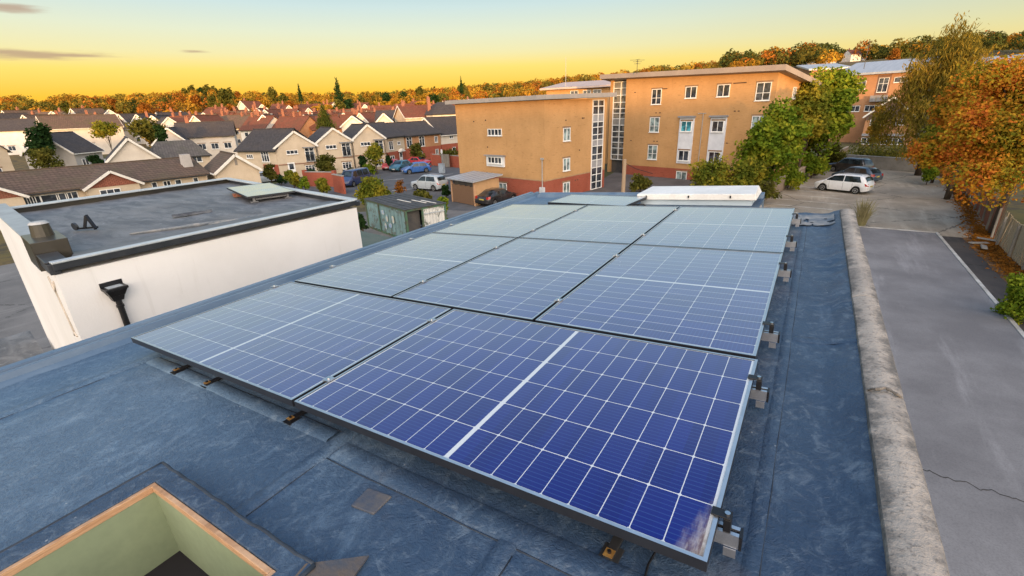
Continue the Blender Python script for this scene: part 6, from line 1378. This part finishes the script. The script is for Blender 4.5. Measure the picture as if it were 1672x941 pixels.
# ---- woods: single trees one can tell apart on the slopes, and the far mass behind them
TP = []
for i, (mt, sh) in enumerate(((gold_l, 0), (rust_l, 0), (olive, 1), (gold_l, 1), (dkgreen, 0), (yelgreen, 1))):
    rg = R_(80 + i); H = 7.5 + 1.5 * (i % 3); R = 3.6 if not sh else 3.0; lb = clump(rg, 0, 0, H * .58, R * .75, H * .55, 9, .5); lb.append((0, 0, H * .55, R * .6, R * .6, H * .36))
    TP.append(tree('autumn_tree', '', 'tree', (0, 0, -900), lb, 900, .42, mt, (H * .5, .18), None, 80 + i))
TK = ['golden tree', 'rust coloured tree', 'olive green tree', 'tall golden tree', 'dark green tree', 'yellow green tree']
usedt = set(); rt_ = random.Random(5)
def far_tree(px, D, where, k=None, s=None):
    k = rt_.randrange(6) if k is None else k; p = at_d(px, D); z = terrain(p[0], p[1])
    if k in usedt: t = copy_tree(TP[k])
    else: t = TP[k]; usedt.add(k)
    t.location = (p[0], p[1], z - .2); s = s or rt_.uniform(.7, 1.25); t.scale = (s * rt_.uniform(.9, 1.15), s * rt_.uniform(.9, 1.15), s); t.rotation_euler[2] = rt_.uniform(0, 6.28); tag(t, f'{TK[k]} {where}', 'tree', f'{TK[k]}s {where}')
for px in range(0, 770, 21): far_tree(px + rt_.uniform(-8, 8), rt_.uniform(120, 175), 'among the houses left of the blocks', None, rt_.uniform(.45, .8))
for px in range(380, 780, 13): far_tree(px + rt_.uniform(-6, 6), rt_.uniform(185, 260), 'on the slope above the terrace', rt_.choice((0, 0, 1, 3, 4, 2)), rt_.uniform(.8, 1.4))
for px in range(-10, 400, 16): far_tree(px + rt_.uniform(-8, 8), rt_.uniform(170, 250), 'on the left slope', rt_.choice((0, 1, 3, 2, 0)), rt_.uniform(.7, 1.15))
for px in range(800, 985, 11): far_tree(px + rt_.uniform(-4, 4), rt_.uniform(95, 150), 'behind the lower yellow block', rt_.choice((0, 3, 2, 3)), rt_.uniform(.9, 1.35))
for px in range(1130, 1480, 17): far_tree(px + rt_.uniform(-5, 5), rt_.uniform(240, 420), 'on the right hill', rt_.choice((0, 1, 4, 2, 4)), rt_.uniform(.9, 1.4))
for px, D, k, s_ in ((320, 300, 2, 1.0), (331, 296, 2, 1.12), (343, 300, 4, 1.1), (355, 298, 2, 1.16), (366, 296, 2, 1.1), (378, 300, 4, 1.12), (389, 298, 2, 1.05), (402, 300, 1, .95), (662, 260, 4, 1.15), (690, 265, 2, 1.2), (712, 250, 0, 1.3), (850, 135, 3, 1.5), (868, 128, 0, 1.4), (902, 120, 3, 1.75), (918, 122, 0, 1.6), (938, 125, 3, 1.5), (960, 130, 0, 1.3)): far_tree(px, D, 'rising above the skyline', k, s_)
def wood_mat():
    m, t = new_mat('woodland_leaves'); g = G(t); at = g.n('ShaderNodeAttribute', attribute_name='tint'); geo = g.n('ShaderNodeNewGeometry')
    col = g.mix(g.m('MULTIPLY', geo.outputs['Random Per Island'], .40), at.outputs['Color'], (.08, .065, .018))
    d = g.n('ShaderNodeBsdfDiffuse'); t.links.new(col, d.inputs[0]); tr = g.n('ShaderNodeBsdfTranslucent'); t.links.new(col, tr.inputs[0]); mx = g.n('ShaderNodeMixShader'); mx.inputs[0].default_value = .25
    t.links.new(d.outputs[0], mx.inputs[1]); t.links.new(tr.outputs[0], mx.inputs[2]); o = g.n('ShaderNodeOutputMaterial'); t.links.new(mx.outputs[0], o.inputs[0]); return m
def woodland(name, lab, specs, per, size, seed):
    rg = R_(seed); V = []; T = []
    tints = np.array([(.34, .18, .022), (.44, .22, .025), (.38, .13, .022), (.15, .13, .025), (.055, .075, .02), (.26, .19, .028), (.46, .28, .035)])
    for (x, y_, h, w_, dark) in specs:
        z = terrain(x, y_); n = per; d = rg.normal(size=(n, 3)); d[:, 2] = np.abs(d[:, 2]) * 1.1 - .45; d /= np.linalg.norm(d, axis=1)[:, None]
        b = 1 + .16 * np.sin(d[:, 0] * 5 + x) * np.sin(d[:, 1] * 5 + y_); r = (.72 + .28 * rg.random(n) ** .5) * b
        c = np.array([x, y_, z + h * .55]) + d * r[:, None] * np.array([w_, w_, h * .5]); nr = d + rg.normal(size=(n, 3)) * .5; nr /= np.linalg.norm(nr, axis=1)[:, None]
        u = np.cross(nr, rg.normal(size=(n, 3))); u /= np.linalg.norm(u, axis=1)[:, None]; v = np.cross(nr, u); s = size * (.6 + .8 * rg.random(n))[:, None]
        V.append(np.stack([c - u * s, c - v * s * .7, c + u * s, c + v * s * .7], 1).reshape(-1, 3)); tc_ = tints[rg.choice(7, p=(.05, .03, .05, .25, .42, .17, .03) if dark else (.22, .18, .14, .16, .08, .12, .10))] * rg.uniform(.75, 1.2); T.append(np.tile([*tc_, 1.0], (4 * n, 1)))
    V = np.concatenate(V); T = np.concatenate(T); n = len(V) // 4; me = bpy.data.meshes.new(name); me.from_pydata(V.tolist(), [], np.arange(4 * n).reshape(n, 4).tolist()); ca = me.color_attributes.new('tint', 'FLOAT_COLOR', 'POINT'); ca.data.foreach_set('color', T.astype(np.float32).ravel()); me.materials.append(wood_mat())
    o = bpy.data.objects.new(name, me); COL.objects.link(o); return tag(o, lab, 'woodland', kind='stuff')
sp = []; rw = random.Random(9)
for k in range(1050):
    a_ = rw.uniform(-1.52, -.12); e, _ = crest(a_); rr = rw.uniform(255, 440) if rw.random() < .8 else rw.uniform(400, 470); sp.append((CW[0] + rr * math.sin(a_), CW[1] + rr * math.cos(a_), rw.uniform(5.5, 8.5), rw.uniform(2.8, 4.6), False))
woodland('autumn_woodland', 'autumn woodland covering the slope and skyline at the left', sp, 210, .50, 91)
sp = []
for k in range(900):
    a_ = rw.uniform(-.16, .62); rr = rw.uniform(430, 790) if a_ > .0 else rw.uniform(330, 560); sp.append((CW[0] + rr * math.sin(a_), CW[1] + rr * math.cos(a_), rw.uniform(8, 13), rw.uniform(4, 6.5), True))
woodland('hill_woodland', 'dark wooded hill along the skyline at the right', sp, 170, .72, 92)
